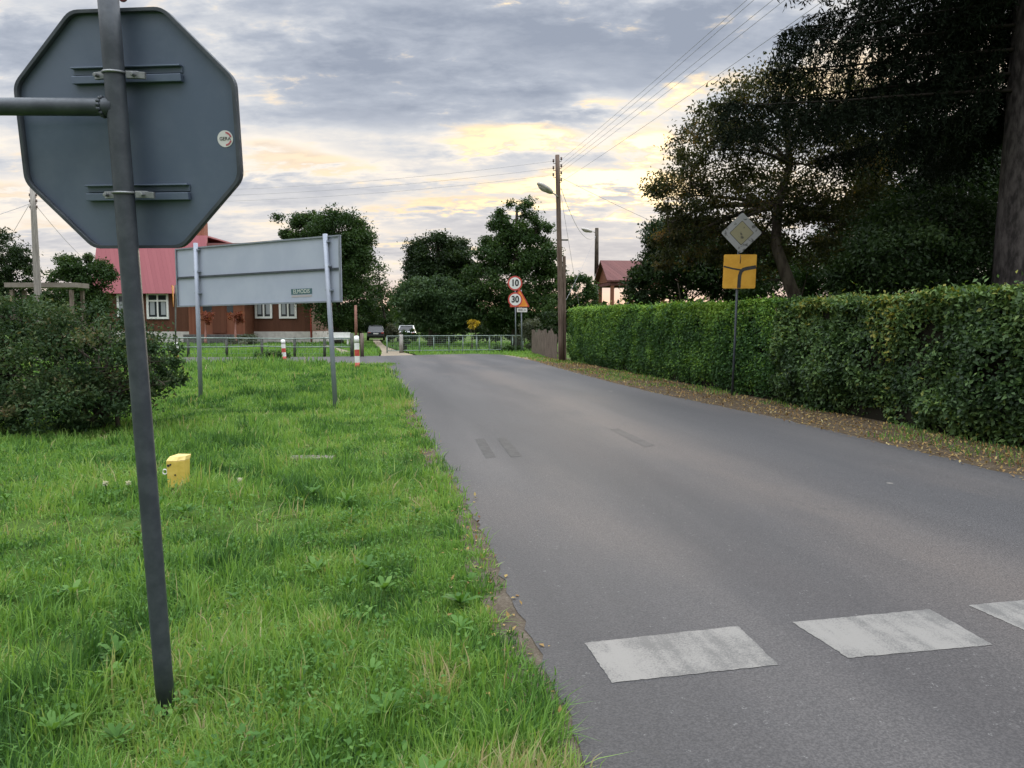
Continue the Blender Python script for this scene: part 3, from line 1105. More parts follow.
gtree('tall full tree right behind the grey information board', 338, 60,
      [blobpx(335, 235, 32, 24, 60), blobpx(345, 268, 30, 30, 60), blobpx(322, 262, 34, 32, 61), blobpx(353, 248, 20, 26, 60), blobpx(340, 300, 34, 26, 60), blobpx(291, 225, 17, 12, 61), blobpx(309, 234, 24, 20, 61), blobpx(318, 225, 22, 14, 61)],
      T_MID, 280, 230, .21, .35, at(338, 232, 60), spread=.36)
gtree('thin open tree with sky showing through, right of the information board', 389, 66,
      [blobpx(378, 282, 13, 20, 66), blobpx(386, 300, 11, 16, 66), blobpx(370, 305, 12, 16, 66), blobpx(382, 318, 14, 8, 66)],
      T_MID, 60, 85, .2, .12, at(378, 268, 66), spread=.42)
gtree('round topped dark tree left of the tall acacia', 437, 58,
      [blobpx(437, 258, 30, 24, 58), blobpx(420, 272, 18, 22, 58), blobpx(456, 262, 20, 24, 58), blobpx(440, 285, 34, 22, 58), blobpx(468, 278, 16, 20, 58), blobpx(412, 288, 16, 18, 58)],
      T_DARK, 210, 220, .2, .25, at(438, 240, 58), spread=.36)
gtree('drooping willow-like tree, lowest of the clump behind the fence', 430, 52,
      [blobpx(430, 300, 36, 22, 52), blobpx(410, 302, 16, 14, 52), blobpx(452, 308, 26, 20, 52), blobpx(440, 318, 30, 12, 52)],
      T_WILLOW, 120, 320, .19, .2, at(430, 285, 52), spread=.36, droop=.9, ztone=.15)
gtree('tall acacia with layered airy top behind the speed limit signs', 516, 52,
      [blobpx(518, 222, 25, 22, 52), blobpx(536, 232, 18, 16, 52), blobpx(500, 236, 18, 16, 52), blobpx(518, 252, 38, 24, 52), blobpx(494, 258, 20, 22, 52), blobpx(542, 256, 17, 24, 52), blobpx(512, 285, 38, 26, 52), blobpx(530, 305, 36, 26, 52), blobpx(490, 308, 22, 22, 52), blobpx(520, 325, 40, 12, 52), blobpx(478, 288, 16, 28, 52), blobpx(552, 290, 14, 30, 52)],
      T_MID, 390, 170, .185, .3, at(517, 207, 52), spread=.30, shell=.35)
gtree('small tree filling in right of the wooden street lamp pole', 576, 46,
      [blobpx(577, 290, 18, 18, 46), blobpx(588, 300, 12, 12, 46), blobpx(560, 305, 14, 14, 46), blobpx(566, 280, 10, 12, 46)],
      T_MID, 60, 140, .17, .1, at(575, 290, 46), spread=.3)
gtree('dark tree at the left picture edge behind the bush', -5, 48,
      [blobpx(0, 262, 26, 30, 48), blobpx(20, 285, 18, 24, 48), blobpx(-30, 270, 40, 45, 48), blobpx(10, 310, 26, 20, 48)],
      T_DARK, 130, 210, .17, .2, at(-8, 240, 48), spread=.36)
gtree('rounded tree between the left power pole and the pink roof', 78, 58,
      [blobpx(80, 268, 22, 16, 58), blobpx(70, 282, 20, 16, 58), blobpx(95, 280, 20, 18, 58), blobpx(75, 302, 34, 16, 58)],
      T_MID, 100, 230, .2, .2, at(80, 258, 58), spread=.36)
gtree('low dark tree behind the parked dark car', 360, 84,
      [blobpx(352, 316, 22, 12, 84), blobpx(330, 322, 22, 10, 84), blobpx(372, 322, 24, 9, 84)],
      T_DARK, 80, 170, .32, .2, at(360, 308, 84), spread=.3)

# right-hand trees behind the hedge
g = 'trees behind the hedge'
tb = at(796, 300, 18.0); tb.z = 0
tp = [tb, at(798, 305, 18), at(786, 275, 18), at(776, 245, 18.1), at(778, 205, 18.3), at(790, 165, 18.5), at(786, 120, 18.7), at(792, 85, 18.8)]
gtree('spreading fruit tree with bronzed leaves and a bent trunk behind the yellow plate', 796, 18,
      [blobpx(770, 110, 60, 40, 18.5, 1.5), blobpx(715, 150, 50, 38, 18.3, 1.3), blobpx(690, 195, 38, 30, 18.2, 1.1), blobpx(745, 205, 62, 40, 18.5, 1.5), blobpx(820, 170, 60, 50, 18.8, 1.5), blobpx(830, 230, 60, 40, 18.8, 1.5), blobpx(735, 120, 34, 26, 18.4, .9), blobpx(668, 225, 22, 18, 18.2, .7), blobpx(860, 110, 40, 36, 19, 1.2), blobpx(700, 238, 46, 26, 18.6, 1.0), blobpx(748, 252, 44, 26, 18.8, 1.0), blobpx(668, 252, 24, 18, 18.6, .8)],
      T_BROWN, 420, 125, .092, .17, tp[-1], trunk_path=tp, spread=.34, aspect=.45, shell=.45, tone0=.4, limb_min=.6)
tree('shrub', 'dark green shrub mass behind the far hedge, left of the yellow plate', (at(690, 330, 25).x, 25, 0),
     [blobpx(690, 268, 46, 32, 25, 1.2), blobpx(655, 282, 26, 24, 25.5, .8), blobpx(735, 275, 34, 30, 25, 1.0), blobpx(665, 250, 22, 18, 25.5, .7), blobpx(640, 292, 12, 14, 26, .5), blobpx(720, 246, 52, 30, 25, 1.1), blobpx(676, 238, 30, 24, 25, .9), blobpx(765, 262, 30, 30, 24.5, .9)],
     T_DARK, 330, 170, .11, .06, at(690, 290, 25), cat='shrub', stems=5, spread=.36, group='shrubs behind the hedge')
tree('shrub', 'dark leafy shrub under the spruce, right of the bent trunk', (at(900, 330, 14.5).x, 14.5, 0),
     [blobpx(900, 262, 62, 34, 14.5, 1.0), blobpx(960, 268, 50, 32, 14.8, .9), blobpx(862, 280, 38, 22, 15, .6), blobpx(930, 225, 70, 30, 15.5, 1.0)],
     T_DARK, 240, 170, .085, .05, at(900, 280, 14.5), cat='shrub', stems=5, spread=.36, group='shrubs behind the hedge')
tree('shrub', 'pale dense shrub behind the hedge between bent trunk and far hedge end', (at(790, 330, 22).x, 22, 0),
     [blobpx(780, 280, 44, 22, 22, 1.0), blobpx(830, 275, 40, 28, 22.5, 1.0), blobpx(880, 250, 60, 40, 24, 1.2)],
     T_MID, 150, 150, .11, .05, at(790, 285, 22), cat='shrub', stems=5, spread=.36, group='shrubs behind the hedge')


tree('broadleaf_tree', 'dense dark tree filling in behind the spruce, above the hedge', (at(930, 330, 21).x, 21, 0),
     [blobpx(930, 190, 70, 70, 21, 1.6), blobpx(880, 240, 60, 50, 21, 1.4), blobpx(985, 200, 60, 80, 21.5, 1.6), blobpx(900, 172, 45, 34, 21.5, 1.2), blobpx(1040, 190, 60, 80, 21.5, 1.5)],
     T_DARK, 330, 190, .12, .22, at(935, 150, 21), spread=.34, group='trees behind the hedge', tone0=.35)


def spruce(label, base, H, r0):
    base = Vector(base)
    t = thing('spruce_tree', label, 'tree', base, 'trees behind the hedge')
    tr = MB()
    pts = [base + Vector((0, 0, z)) for z in (-.05, .25, .8, 2, 4, 7, 11, H)]
    tr.tube(pts, [r0 * 1.35, r0 * 1.15, r0, r0 * .95, r0 * .85, r0 * .7, r0 * .42, .02], 18)
    tr.build('trunk', M['bark_grey'], t)
    bb = MB()
    P_, S_ = [], []
    z = 5.5
    while z < H - .5:
        nb = 7
        a0 = random.uniform(0, 6.28)
        for i in range(nb):
            a = a0 + 2 * math.pi * i / nb + random.gauss(0, .18)
            if z < 8.2 and math.sin(a) < -.35:
                continue                         # the road side is bare low down, the trunk shows
            L = max(.4, min(5.5, (H - z) / (H - 4) * 6.3)) * random.uniform(.78, 1.08)
            dirv = Vector((math.cos(a), math.sin(a), 0))
            path = []
            for k in range(9):
                s_ = k / 8
                drop = -.20 * L * s_ + .16 * L * s_ ** 3 + .06 * L * math.sin(s_ * 3)
                path.append(base + Vector((0, 0, z + random.uniform(-.02, .02))) + dirv * (L * s_) + Vector((0, 0, drop)))
            bb.tube(path, [.042 * (1 - .11 * k) for k in range(9)], 5, caps=False)
            side = Vector((-dirv.y, dirv.x, 0))
            nt_ = int(L * (44 if z < 9.5 else 12))
            for q_ in range(nt_):
                s_ = random.uniform(.12, 1.0)
                kk = s_ * 8
                i0_ = min(7, int(kk))
                p0 = path[i0_].lerp(path[i0_ + 1], kk - i0_)
                lat = random.choice((-1, 1))
                tl = random.uniform(.3, 1.05) * (1.1 - .5 * s_)
                hang = random.uniform(.3, 1.6)
                dv = (side * lat * random.uniform(.2, 1) + dirv * .5 + Vector((0, 0, -hang))).normalized()
                m_ = int(tl * 36) + 3
                ss = np.linspace(0, 1, m_)[:, None]
                P_.append(np.array(p0) + np.array(dv) * tl * ss + np.array([[0, 0, -.25 * tl]]) * ss ** 2 + rng.normal(0, .018, (m_, 3)))
        z += random.uniform(.30, .42)
    bb.build('branches', simple('dark_spruce_bark', (.02, .017, .014), .9, 0, .1), t)
    P_ = np.concatenate(P_)
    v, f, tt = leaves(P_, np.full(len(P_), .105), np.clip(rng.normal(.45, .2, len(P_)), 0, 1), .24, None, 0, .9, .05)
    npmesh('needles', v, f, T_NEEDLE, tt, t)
    return t


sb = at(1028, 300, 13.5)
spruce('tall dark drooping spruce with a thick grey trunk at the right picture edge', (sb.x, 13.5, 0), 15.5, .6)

# far wood closing the horizon
def farwood():
    q = 26000
    a = rng.uniform(R(-60), R(60), q)
    r = rng.uniform(150, 175, q)
    x, y = np.sin(a) * r, np.cos(a) * r
    P3 = np.stack([x, y, x * 0], 1)
    h = 2.5 + 5 * vnoise(P3, .05) * vnoise(P3 + 3, .13) * 1.6
    z = rng.random(q) ** .8 * h
    v, f, tt = leaves(np.stack([x, y, z], 1), np.full(q, 1.5), np.clip(rng.normal(.5, .2, q), 0, 1), .7)
    tag(npmesh('far_wood', v, f, T_DARK, tt), 'low dark line of distant trees on the horizon', None, None, 'stuff')


farwood()

# small plants in the yards
def shrub(label, px, py, rx, ry, Y, mat, lsz=.12, ncl=26, per=90, stems=4, name='shrub', cat='shrub', group='garden shrubs'):
    b = at(px, 330, Y)
    blobs = [blobpx(px, py, rx, ry, Y, rx * Y / F * .8), blobpx(px - rx * .4, py + ry * .3, rx * .6, ry * .6, Y, rx * Y / F * .5), blobpx(px + rx * .4, py + ry * .25, rx * .6, ry * .65, Y, rx * Y / F * .5)]
    top = at(px, py, Y)
    return tree(name, label, (b.x, Y, 0), blobs, mat, ncl, per, lsz, .03, (top.x, top.y, max(top.z, .3)), cat=cat, stems=stems, spread=.35, group=group)


shrub('dark rounded shrub with pale flowers by the porch of the brown house', 243, 343, 17, 9, 56, T_GREY, .16)
shrub('yellow leaved little shrub under the acacia behind the wire fence', 474, 324, 5, 6, 46, T_YELLOW, .12, 14, 60)
shrub('small dark ball shrub behind the pale gate post', 405, 343, 4.5, 5, 42.5, T_DARK, .10, 14, 70)
shrub('green spreading shrub right of the white car', 432, 334, 15, 7, 58, T_MID, .15)
shrub('bright green low shrub directly in front of the white car', 409, 334.5, 10, 5, 66, T_MID, .15)
shrub('dark low shrub between the two parked cars', 392, 331, 7, 7, 62, T_GREY, .16)
shrub('grey green shrub beside the weathered picket fence', 535, 334, 17, 16, 42.5, T_GREY, .13, 40, 110)
shrub('dark shrub behind the picket fence next to the pole', 552, 326, 11, 17, 39.5, T_DARK, .13, 36, 110)
shrub('low green weeds along the fence foot by the sign posts', 508, 349, 17, 3.5, 43.5, T_MID, .12, 24, 60, name='weed_clump')
shrub('tall grassy weed clump beside the left red and white post', 272, 356, 16, 5, 34.5, T_MID, .10, 24, 60, name='weed_clump')

for px_, r_, lab_ in ((445, 24, 'low dark bush under the drooping tree behind the wire fence'), (487, 22, 'low dark bush under the acacia, right of the yellow shrub'), (525, 20, 'low dark bush behind the speed limit signs')):
    shrub(lab_, px_, 331, r_, 10, 60, T_DARK, .17, 36, 100)

# ------------------------------------------------------------------ stop sign seen from behind
pb = gr(167, 712)
OC = Vector((-1.354, 2.79, 2.181))
post_bot = Vector((pb.x, pb.y, -.05))
p_top = at(105, -40, 2.665)
st = thing('stop_sign', 'dark grey octagonal sign seen from behind on a leaning steel post in the grass', 'road sign', (pb.x, pb.y, 0))
NSEG = 10
path = [post_bot.lerp(p_top, i / NSEG) for i in range(NSEG + 1)]
MB().tube(path, .0335, 20).build('post', M['galv_post'], st)


def rotm(yaw, pitch, roll):
    return Matrix.Rotation(yaw, 3, 'Z') @ Matrix.Rotation(pitch, 3, 'X') @ Matrix.Rotation(roll, 3, 'Y')


OM = rotm(-.094, .106, .004)
ox, oy, oz = OM @ Vector((1, 0, 0)), OM @ Vector((0, 1, 0)), OM @ Vector((0, 0, 1))
AP = .405


def octo(a, rnd=0.03):
    pts = []
    R_ = a / math.cos(math.pi / 8)
    for k in range(8):
        an = math.pi / 8 + k * math.pi / 4
        p0 = Vector((R_ * math.cos(an), R_ * math.sin(an)))
        pa = Vector((R_ * math.cos(an - math.pi / 4), R_ * math.sin(an - math.pi / 4)))
        pn = Vector((R_ * math.cos(an + math.pi / 4), R_ * math.sin(an + math.pi / 4)))
        A, B = p0 + (pa - p0).normalized() * rnd, p0 + (pn - p0).normalized() * rnd
        for j in range(5):
            t_ = j / 4
            pts.append(tuple((A * (1 - t_) ** 2 + p0 * 2 * t_ * (1 - t_) + B * t_ * t_)))
    return pts


# where the post axis passes the sign centre, the plate sits just beyond it
plate = MB().prism(octo(AP - .004), OC, ox, oz, oy, .003).build('sign_plate', M['sign_back'], st)
rim = MB()
po, pi_ = octo(AP), octo(AP - .011)
nn_ = len(po)
i0 = 0
for k in range(nn_):
    k2 = (k + 1) % nn_
    O = lambda p, dd: OC + ox * p[0] + oz * p[1] + oy * dd
    a, b, c_, d_ = po[k], po[k2], pi_[k2], pi_[k]
    rim.face([O(a, -.022), O(b, -.022), O(b, .006), O(a, .006)], True)
    rim.face([O(d_, -.022), O(a, -.022), O(b, -.022), O(c_, -.022)][::-1], False)
    rim.face([O(d_, -.001), O(d_, -.022), O(c_, -.022), O(c_, -.001)], True)
rim.build('folded_rim', M['galv_post'], plate)
# red front face
MB().prism(octo(AP - .012), OC + oy * .0045, ox, oz, oy, .002).build('front_face', M['red'], plate)


def axis_point(z):
    t_ = (z - post_bot.z) / (p_top.z - post_bot.z)
    return post_bot.lerp(p_top, t_)


for dz, wid in ((.186, .40), (-.213, .385)):
    c = OC + oz * dz
    ap = axis_point(c.z)
    # rail follows the photo: centred a little right of the post
    cx = (ap - c).dot(ox) + .006
    rail = MB()
    rc = c + ox * cx
    rail.box(rc + oy * -.012 + oz * .030, (wid, .022, .006), OM)
    rail.box(rc + oy * -.004 + oz * .018, (wid, .004, .022), OM)
    rail.box(rc + oy * -.012 + oz * -.010, (wid, .020, .026), OM)
    ro = rail.build('bracket_rail', M['sign_back'], st, bevel=.002)
    cl = MB()
    th = [(math.cos(a) * .0365, math.sin(a) * .0365) for a in np.linspace(math.pi, 2 * math.pi, 13)]
    dvec = (p_top - post_bot).normalized()
    apc = ap - oz * .010
    cl.tube([apc + ox * x + oy * y for x, y in th], .0045, 6)
    cl.build('clamp_strap', M['galv_clamp'], st)
    for sgn in (-1, 1):
        lug = MB()
        lug.box(apc + ox * sgn * .058 + oy * .012 - oz * .006, (.042, .014, .024), OM @ Matrix.Rotation(sgn * .25, 3, 'Z'))
        if sgn == 1:
            lug.box(apc + ox * .088 + oy * .014 - oz * .008, (.03, .012, .022), OM @ Matrix.Rotation(.1, 3, 'Y'))
        lug.tube([apc + ox * sgn * .066 + oy * -.012 - oz * .006, apc + ox * sgn * .066 + oy * .02 - oz * .006], .007, 6)
        lug.build('clamp_lug', M['galv_clamp'], st, bevel=.0015)
# side arm going out to the left
a0 = axis_point((OC + oz * .075).z)
arm_c = at(112, 107, a0.y)
arm_e = at(-160, 106, a0.y - .05)
MB().tube([arm_c + Vector((.01, 0, 0)), arm_c - Vector((.03, 0, 0)), arm_c.lerp(arm_e, .5), arm_e], [.034, .030, .029, .029], 18).build('side_arm', M['galv_post'], st)
wl = MB()
for k in range(14):
    a = 2 * math.pi * k / 14
    wl.ball(arm_c + Vector((-.032 + random.uniform(-.003, .003), math.cos(a) * .0305, math.sin(a) * .0305)), (.008, .0075, .0075), 7, 5)
wl.build('weld_bead', M['galv_post'], st)
# small red reflector near the top of the post
rp = at(120.5, -1, 2.70)
MB().prism([(.015 * math.cos(a), .015 * math.sin(a)) for a in np.linspace(0, 6.28, 16)[:-1]], rp + Vector((.0, .012, .012)), Vector((1, 0, 0)), Vector((0, 0, 1)), Vector((0, 1, 0)), .008).build('reflector', simple('dull_red_reflector', (.14, .03, .025), .5), st)
# round sticker
def onplate(px, py, off):
    d_ = ray(px, py)
    o_ = Vector((0, 0, CAMH))
    k_ = (OC + oy * off - o_).dot(oy) / d_.dot(oy)
    return o_ + d_ * k_


def disc(r, n_=28):
    return [(r * math.cos(2 * math.pi * k / n_), r * math.sin(2 * math.pi * k / n_)) for k in range(n_)]


def text(s_, size, o_, ax, ay, mat, parent, name='lettering', ext=.0006, sx=1.0, bold=0.0):
    cu = bpy.data.curves.new(name, 'FONT')
    cu.body = s_
    cu.size = size
    cu.align_x, cu.align_y = 'CENTER', 'CENTER'
    cu.extrude = ext
    cu.offset = bold
    cu.materials.append(mat)
    tmp = bpy.data.objects.new(name, cu)
    C.objects.link(tmp)
    me = bpy.data.meshes.new_from_object(tmp.evaluated_get(bpy.context.evaluated_depsgraph_get()))
    bpy.data.objects.remove(tmp)
    me.name = name
    ob = bpy.data.objects.new(name, me)
    C.objects.link(ob)
    az_ = ax.cross(ay)
    mt = Matrix((ax * sx, ay, az_)).transposed().to_4x4()
    mt.translation = Vector(o_) - WL[parent.name]
    ob.parent = parent
    ob.matrix_local = mt
    WL[ob.name] = WL[parent.name]
    return ob


sc0 = onplate(225.3, 138.8, -.0008)
sticker = MB().prism(disc(.0285), sc0, ox, oz, -oy, .0008).build('sticker', M['white_sign'], st)
M['sticker_red'] = simple('sticker_red', (.45, .10, .12), .5)
arc = MB()
for a0_, a1_ in ((.25, 1.45), (-1.5, -.3)):
    an = np.linspace(a0_, a1_, 10)
    poly = [(.024 * math.cos(a), .024 * math.sin(a)) for a in an] + [(.0185 * math.cos(a), .0185 * math.sin(a)) for a in an[::-1]]
    arc.prism(poly, sc0 - oy * .0011, ox, oz, -oy, .0006)
arc.build('red_arc', M['sticker_red'], sticker)
text('GERA', .0165, sc0 - oy * .0018, ox, oz, M['black'], sticker, ext=.0003)

# ------------------------------------------------------------------ grey information board, back side
BC = Vector((-4.992, 15.0, 2.489))
BM = rotm(-.5, 0, -.01)
bx_, by_, bz_ = BM @ Vector((1, 0, 0)), BM @ Vector((0, 1, 0)), BM @ Vector((0, 0, 1))
BW, BH = 4.398, 1.193
bd = thing('information_board', 'wide pale grey road board seen from behind on two posts in the lawn', 'sign board', (BC.x, BC.y, 0))
pn = MB().box(BC, (BW, .02, BH), BM).build('panel', M['board_back'], bd, bevel=.004)
fr = MB()
fr.box(BC + bz_ * (BH / 2 - .012) - by_ * .026, (BW + .002, .03, .028), BM)
fr.box(BC - bz_ * (BH / 2 - .012) - by_ * .026, (BW + .002, .03, .028), BM)
for sx in (-1, 1):
    fr.box(BC + bx_ * sx * (BW / 2 - .014) - by_ * .026, (.026, .03, BH - .06), BM)
fr.build('edge_frame', M['galv'], bd)
MB().box(BC - by_ * .026 + bz_ * .0, (BW - .06, .03, .036), BM).build('joint_rail', M['galv_post'], bd)
for (tx_, ty_, bx2, by2) in ((195.5, 243, 201, 402), (325, 234, 335, 399)):
    d_ = ray(tx_, ty_)
    o_ = Vector((0, 0, CAMH))
    pl_o = BC - by_ * .075
    k_ = (pl_o - o_).dot(by_) / d_.dot(by_)
    top = o_ + d_ * k_
    d2 = ray(bx2, by2)
    bot = o_ + d2 * ((pl_o - o_).dot(by_) / d2.dot(by_))
    dr = (bot - top).normalized()
    bot = top + dr * ((top.z + .1) / -dr.z)
    MB().tube([bot, top.lerp(bot, .5), top], .043, 14).build('post', M['board_post'], bd)
    for zz in (.42, .0, -.42):
        cc = top.lerp(bot, (.55 - zz) / (top.z)) + by_ * .03
        MB().box(cc, (.13, .1, .03), BM).build('clamp', M['board_post'], bd)
d_ = ray(301.5, 291.5)
o_ = Vector((0, 0, CAMH))
pl_o = BC - by_ * .0125
k_ = (pl_o - o_).dot(by_) / d_.dot(by_)
sc1 = o_ + d_ * k_
M['sticker_pale'] = simple('sticker_pale', (.55, .58, .52), .5)
M['sticker_teal'] = simple('sticker_teal', (.05, .11, .12), .5)
stk = MB().box(sc1, (.52, .003, .105), BM).build('sticker', M['sticker_teal'], bd)
text('ELMODIS', .105, sc1 - by_ * .0035, bx_, bz_, M['sticker_pale'], stk, ext=.0008, sx=.98)
MB().box(sc1 - by_ * .0005 - bz_ * .085, (.5, .002, .035), BM).build('sticker_strip', simple('sticker_beige', (.36, .33, .33), .6), stk)

# ------------------------------------------------------------------ gas marker, dandelions, slab
gm_ = gr(181, 489)
mk = thing('gas_marker', 'small yellow gas marker box on a short stake in the lawn', 'marker post', (gm_.x, gm_.y, 0))
gx, gy = Vector((1, -.10, 0)).normalized(), Vector((.10, 1, 0)).normalized()
k = gm_.y / F
gc = at(178.5, 471, gm_.y)
UP = Vector((0, 0, 1))
wv_, hv_ = .150, .285
hd = MB()
# tapered head with a chamfered right-hand face and a flat lid
sec = [(-.5, -.5), (.18, -.5), (.5, -.12), (.5, .5), (-.5, .5)]
for (z0, z1, s0, s1) in ((-.5, .36, .92, 1.0),):
    lo = [gc + gx * (x * wv_ * s0) + gy * (y * .15 * s0) + UP * (z0 * hv_ - (.0 if x < .3 else -.03)) for x, y in sec]
    hi = [gc + gx * (x * wv_ * s1) + gy * (y * .15 * s1) + UP * (z1 * hv_) for x, y in sec]
    hd.face(lo[::-1])
    for i in range(5):
        hd.face([lo[i], lo[(i + 1) % 5], hi[(i + 1) % 5], hi[i]])
    hd.face(hi)
head = hd.build('head', M['yellow_box'], mk, bevel=.006)
M['yellow_lid'] = mottled('pale_yellow_lid', (.66, .48, .14), (.74, .58, .22), 9, .5, bump=.03)
ld = MB()
lo = [gc + gx * (x * wv_ * 1.015) + gy * (y * .153) + UP * (.362 * hv_) for x, y in sec]
hi = [gc + gx * (x * wv_ * .84 + .008) + gy * (y * .15 + .03) + UP * (.5 * hv_) for x, y in sec]
for i in range(5):
    ld.face([lo[i], lo[(i + 1) % 5], hi[(i + 1) % 5], hi[i]])
ld.face(hi); ld.face(lo[::-1])
ld.build('lid', M['yellow_lid'], mk, bevel=.004)
for (u_, v_, r_) in ((-.36, .22, .012), (-.22, .25, .009), (.06, -.08, .008)):
    mkd = MB()
    mkd.tube([gc + gx * (u_ * wv_) - gy * (.074) + UP * (v_ * hv_), gc + gx * (u_ * wv_) - gy * .0785 + UP * (v_ * hv_)], r_, 12)
    mkd.build('dark_plug', M['black'], head)
rg = MB()
rg.tube([gc - gx * (wv_ * .53 + .022 - .022 * math.cos(a)) - gy * .05 + UP * (.022 * math.sin(a)) for a in np.linspace(0, 6.2831, 17)], .006, 6, caps=False)
rg.build('ring', M['white_sign'], mk)
MB().tube([Vector((gc.x, gc.y, -.05)), gc - UP * (hv_ * .49)], .035, 10).build('stake', M['concrete'], mk)

SEED = foliage('seed_fluff', [(0, (.5, .5, .47)), (1, (.75, .74, .70))], .5, .9)
for i, (px, py, Y_, lab) in enumerate(((105, 483, 6.6, 'white dandelion seed head left of the other, left of the leaning post'), (128, 483, 6.7, 'white dandelion seed head close beside the leaning post'), (240, 480, 6.9, 'faint white dandelion seed head in the grass right of the yellow marker'))):
    h_ = at(px, py, Y_)
    hz_ = max(h_.z, .10)
    da = thing('dandelion', lab, 'dandelion', (h_.x, Y_, 0), 'dandelion seed heads in the lawn')
    MB().tube(limb_path((h_.x + .02, Y_, 0), (h_.x, Y_, hz_), .05, 4), .0035, 5).build('stem', WEED, da)
    q = 130
    u_ = unit(rng.normal(size=(q, 3)))
    pos = np.array([h_.x, Y_, hz_]) + u_ * rng.uniform(.004, .022, (q, 1))
    v, f, tt = leaves(pos, np.full(q, .016), rng.random(q), .5)
    npmesh('seed_head', v, f, SEED, tt, da)
sl = gr(312, 459)
so_ = MB().box((sl.x, sl.y, .004), (.50, .20, .05), Matrix.Rotation(.05, 3, 'Z')).build('concrete_slab', M['slab'], loc=(sl.x, sl.y, 0), bevel=.008)
tag(so_, 'flat pale concrete slab sunk in the lawn', 'slab')

# ------------------------------------------------------------------ priority sign with yellow plate
def dirty_sign(name, a, b):
    m, nt_, out = newmat(name)
    n_ = NT(nt_)
    v_ = n_.coord()
    f_ = n_.smooth(n_.noise(v_, 6, 4, .6, .2), .555, .64)
    g_ = n_.noise(v_, 2.5, 4)
    c_ = n_.mix(g_, a, b)
    c_ = n_.mix(n_.m('MULTIPLY', f_, .85), c_, (.03, .03, .028))
    n_.bsdf(out, c_, .5)
    return m


M['dirty_white'] = dirty_sign('dirty_white_sign', (.22, .225, .23), (.30, .30, .30))
M['dirty_yellow'] = dirty_sign('faded_yellow_sign', (.20, .185, .11), (.26, .235, .14))
PY = 16.4
pb = at(732, 395, PY); pb.z = 0
ps = thing('priority_sign', 'faded white diamond priority sign above a yellow plate on a thin post before the hedge', 'road sign', pb)
pt = at(740, 215, PY)
MB().tube([Vector((pb.x, pb.y, -.05)), at(735, 340, PY), pt], .025, 12).build('post', M['galv_post'], ps)
sx_, sz_, sy_ = Vector((1, 0, .0)), Vector((.03, 0, 1)).normalized(), Vector((0, -1, 0))
dc = at(741.5, 233, PY - .05)
hd_ = .43


def rsq(h, r_):
    pts = []
    for k in range(4):
        a_ = k * math.pi / 2
        p0 = Vector((h * math.cos(a_), h * math.sin(a_)))
        pa = Vector((h * math.cos(a_ - math.pi / 2), h * math.sin(a_ - math.pi / 2)))
        pn_ = Vector((h * math.cos(a_ + math.pi / 2), h * math.sin(a_ + math.pi / 2)))
        A, B = p0 + (pa - p0).normalized() * r_, p0 + (pn_ - p0).normalized() * r_
        for j in range(5):
            t_ = j / 4
            pts.append(tuple(A * (1 - t_) ** 2 + p0 * 2 * t_ * (1 - t_) + B * t_ * t_))
    return pts


dpl = MB().prism(rsq(hd_, .04), dc, sx_, sz_, sy_, .012).build('diamond_plate', M['dirty_white'], ps)
MB().prism(rsq(hd_ * .60, .02), dc + sy_ * .0125, sx_, sz_, sy_, .0015).build('inner_border', M['black'], dpl)
MB().prism(rsq(hd_ * .57, .02), dc + sy_ * .0145, sx_, sz_, sy_, .0015).build('yellow_field', M['dirty_yellow'], dpl)
pc = at(739.5, 271.5, PY - .05)
pw = .345


def rrect(w_, h_, r_):
    pts = []
    for cx_, cy_, a0_ in ((w_ - r_, h_ - r_, 0), (-w_ + r_, h_ - r_, 90), (-w_ + r_, -h_ + r_, 180), (w_ - r_, -h_ + r_, 270)):
        for j in range(5):
            a_ = R(a0_ + 22.5 * j)
            pts.append((cx_ + r_ * math.cos(a_), cy_ + r_ * math.sin(a_)))
    return pts


yp = MB().prism(rrect(pw, pw * 1.03, .03), pc, sx_, sz_, sy_, .012).build('yellow_plate', M['yellow'], ps)
mark = MB()


def strip2d(mb_, pts, wds, o_, t_):
    pts = [Vector((*p, 0)) for p in pts]
    L_, R__ = [], []
    for i, p in enumerate(pts):
        tg = (pts[min(i + 1, len(pts) - 1)] - pts[max(i - 1, 0)]).normalized()
        nn2 = Vector((-tg.y, tg.x, 0))
        L_.append(p + nn2 * wds[i] / 2)
        R__.append(p - nn2 * wds[i] / 2)
    mb_.prism([(p.x, p.y) for p in L_ + R__[::-1]], o_, sx_, sz_, sy_, t_)


bz = [(0, -.345), (0, -.2), (.005, -.08), (.03, .0), (.08, .045), (.16, .065), (.34, .095)]
strip2d(mark, bz, [.075] * len(bz), pc + sy_ * .0125, .002)
strip2d(mark, [(-.34, .105), (-.15, .06), (.03, .03)], [.032] * 3, pc + sy_ * .0125, .0014)
mark.build('black_road_symbol', M['black'], yp)
cl = MB()
cl.tube([pc + sz_ * .345 + sy_ * .014, pc + sz_ * .17 + sy_ * .014], .01, 6)
cl.build('dirt_streak', simple('rust_streak', (.16, .09, .03), .7), yp)

# ------------------------------------------------------------------ speed limit signs and warning sign
def round_sign(c, r_, parent, numeral):
    ax, az_ = Vector((1, 0, 0)), Vector((0, 0, 1))
    fy = Vector((0, -1, 0))
    p = MB().prism(disc(r_), c, ax, az_, fy, .015).build('round_plate', M['red'], parent)
    MB().prism(disc(r_ * .80), c + fy * .0155, ax, az_, fy, .002).build('white_field', M['white_sign'], p)
    text(numeral, r_ * 1.22, c + fy * .020 , ax, az_, M['black'], p, 'numeral', .0015, sx=.86, bold=.018)
    return p


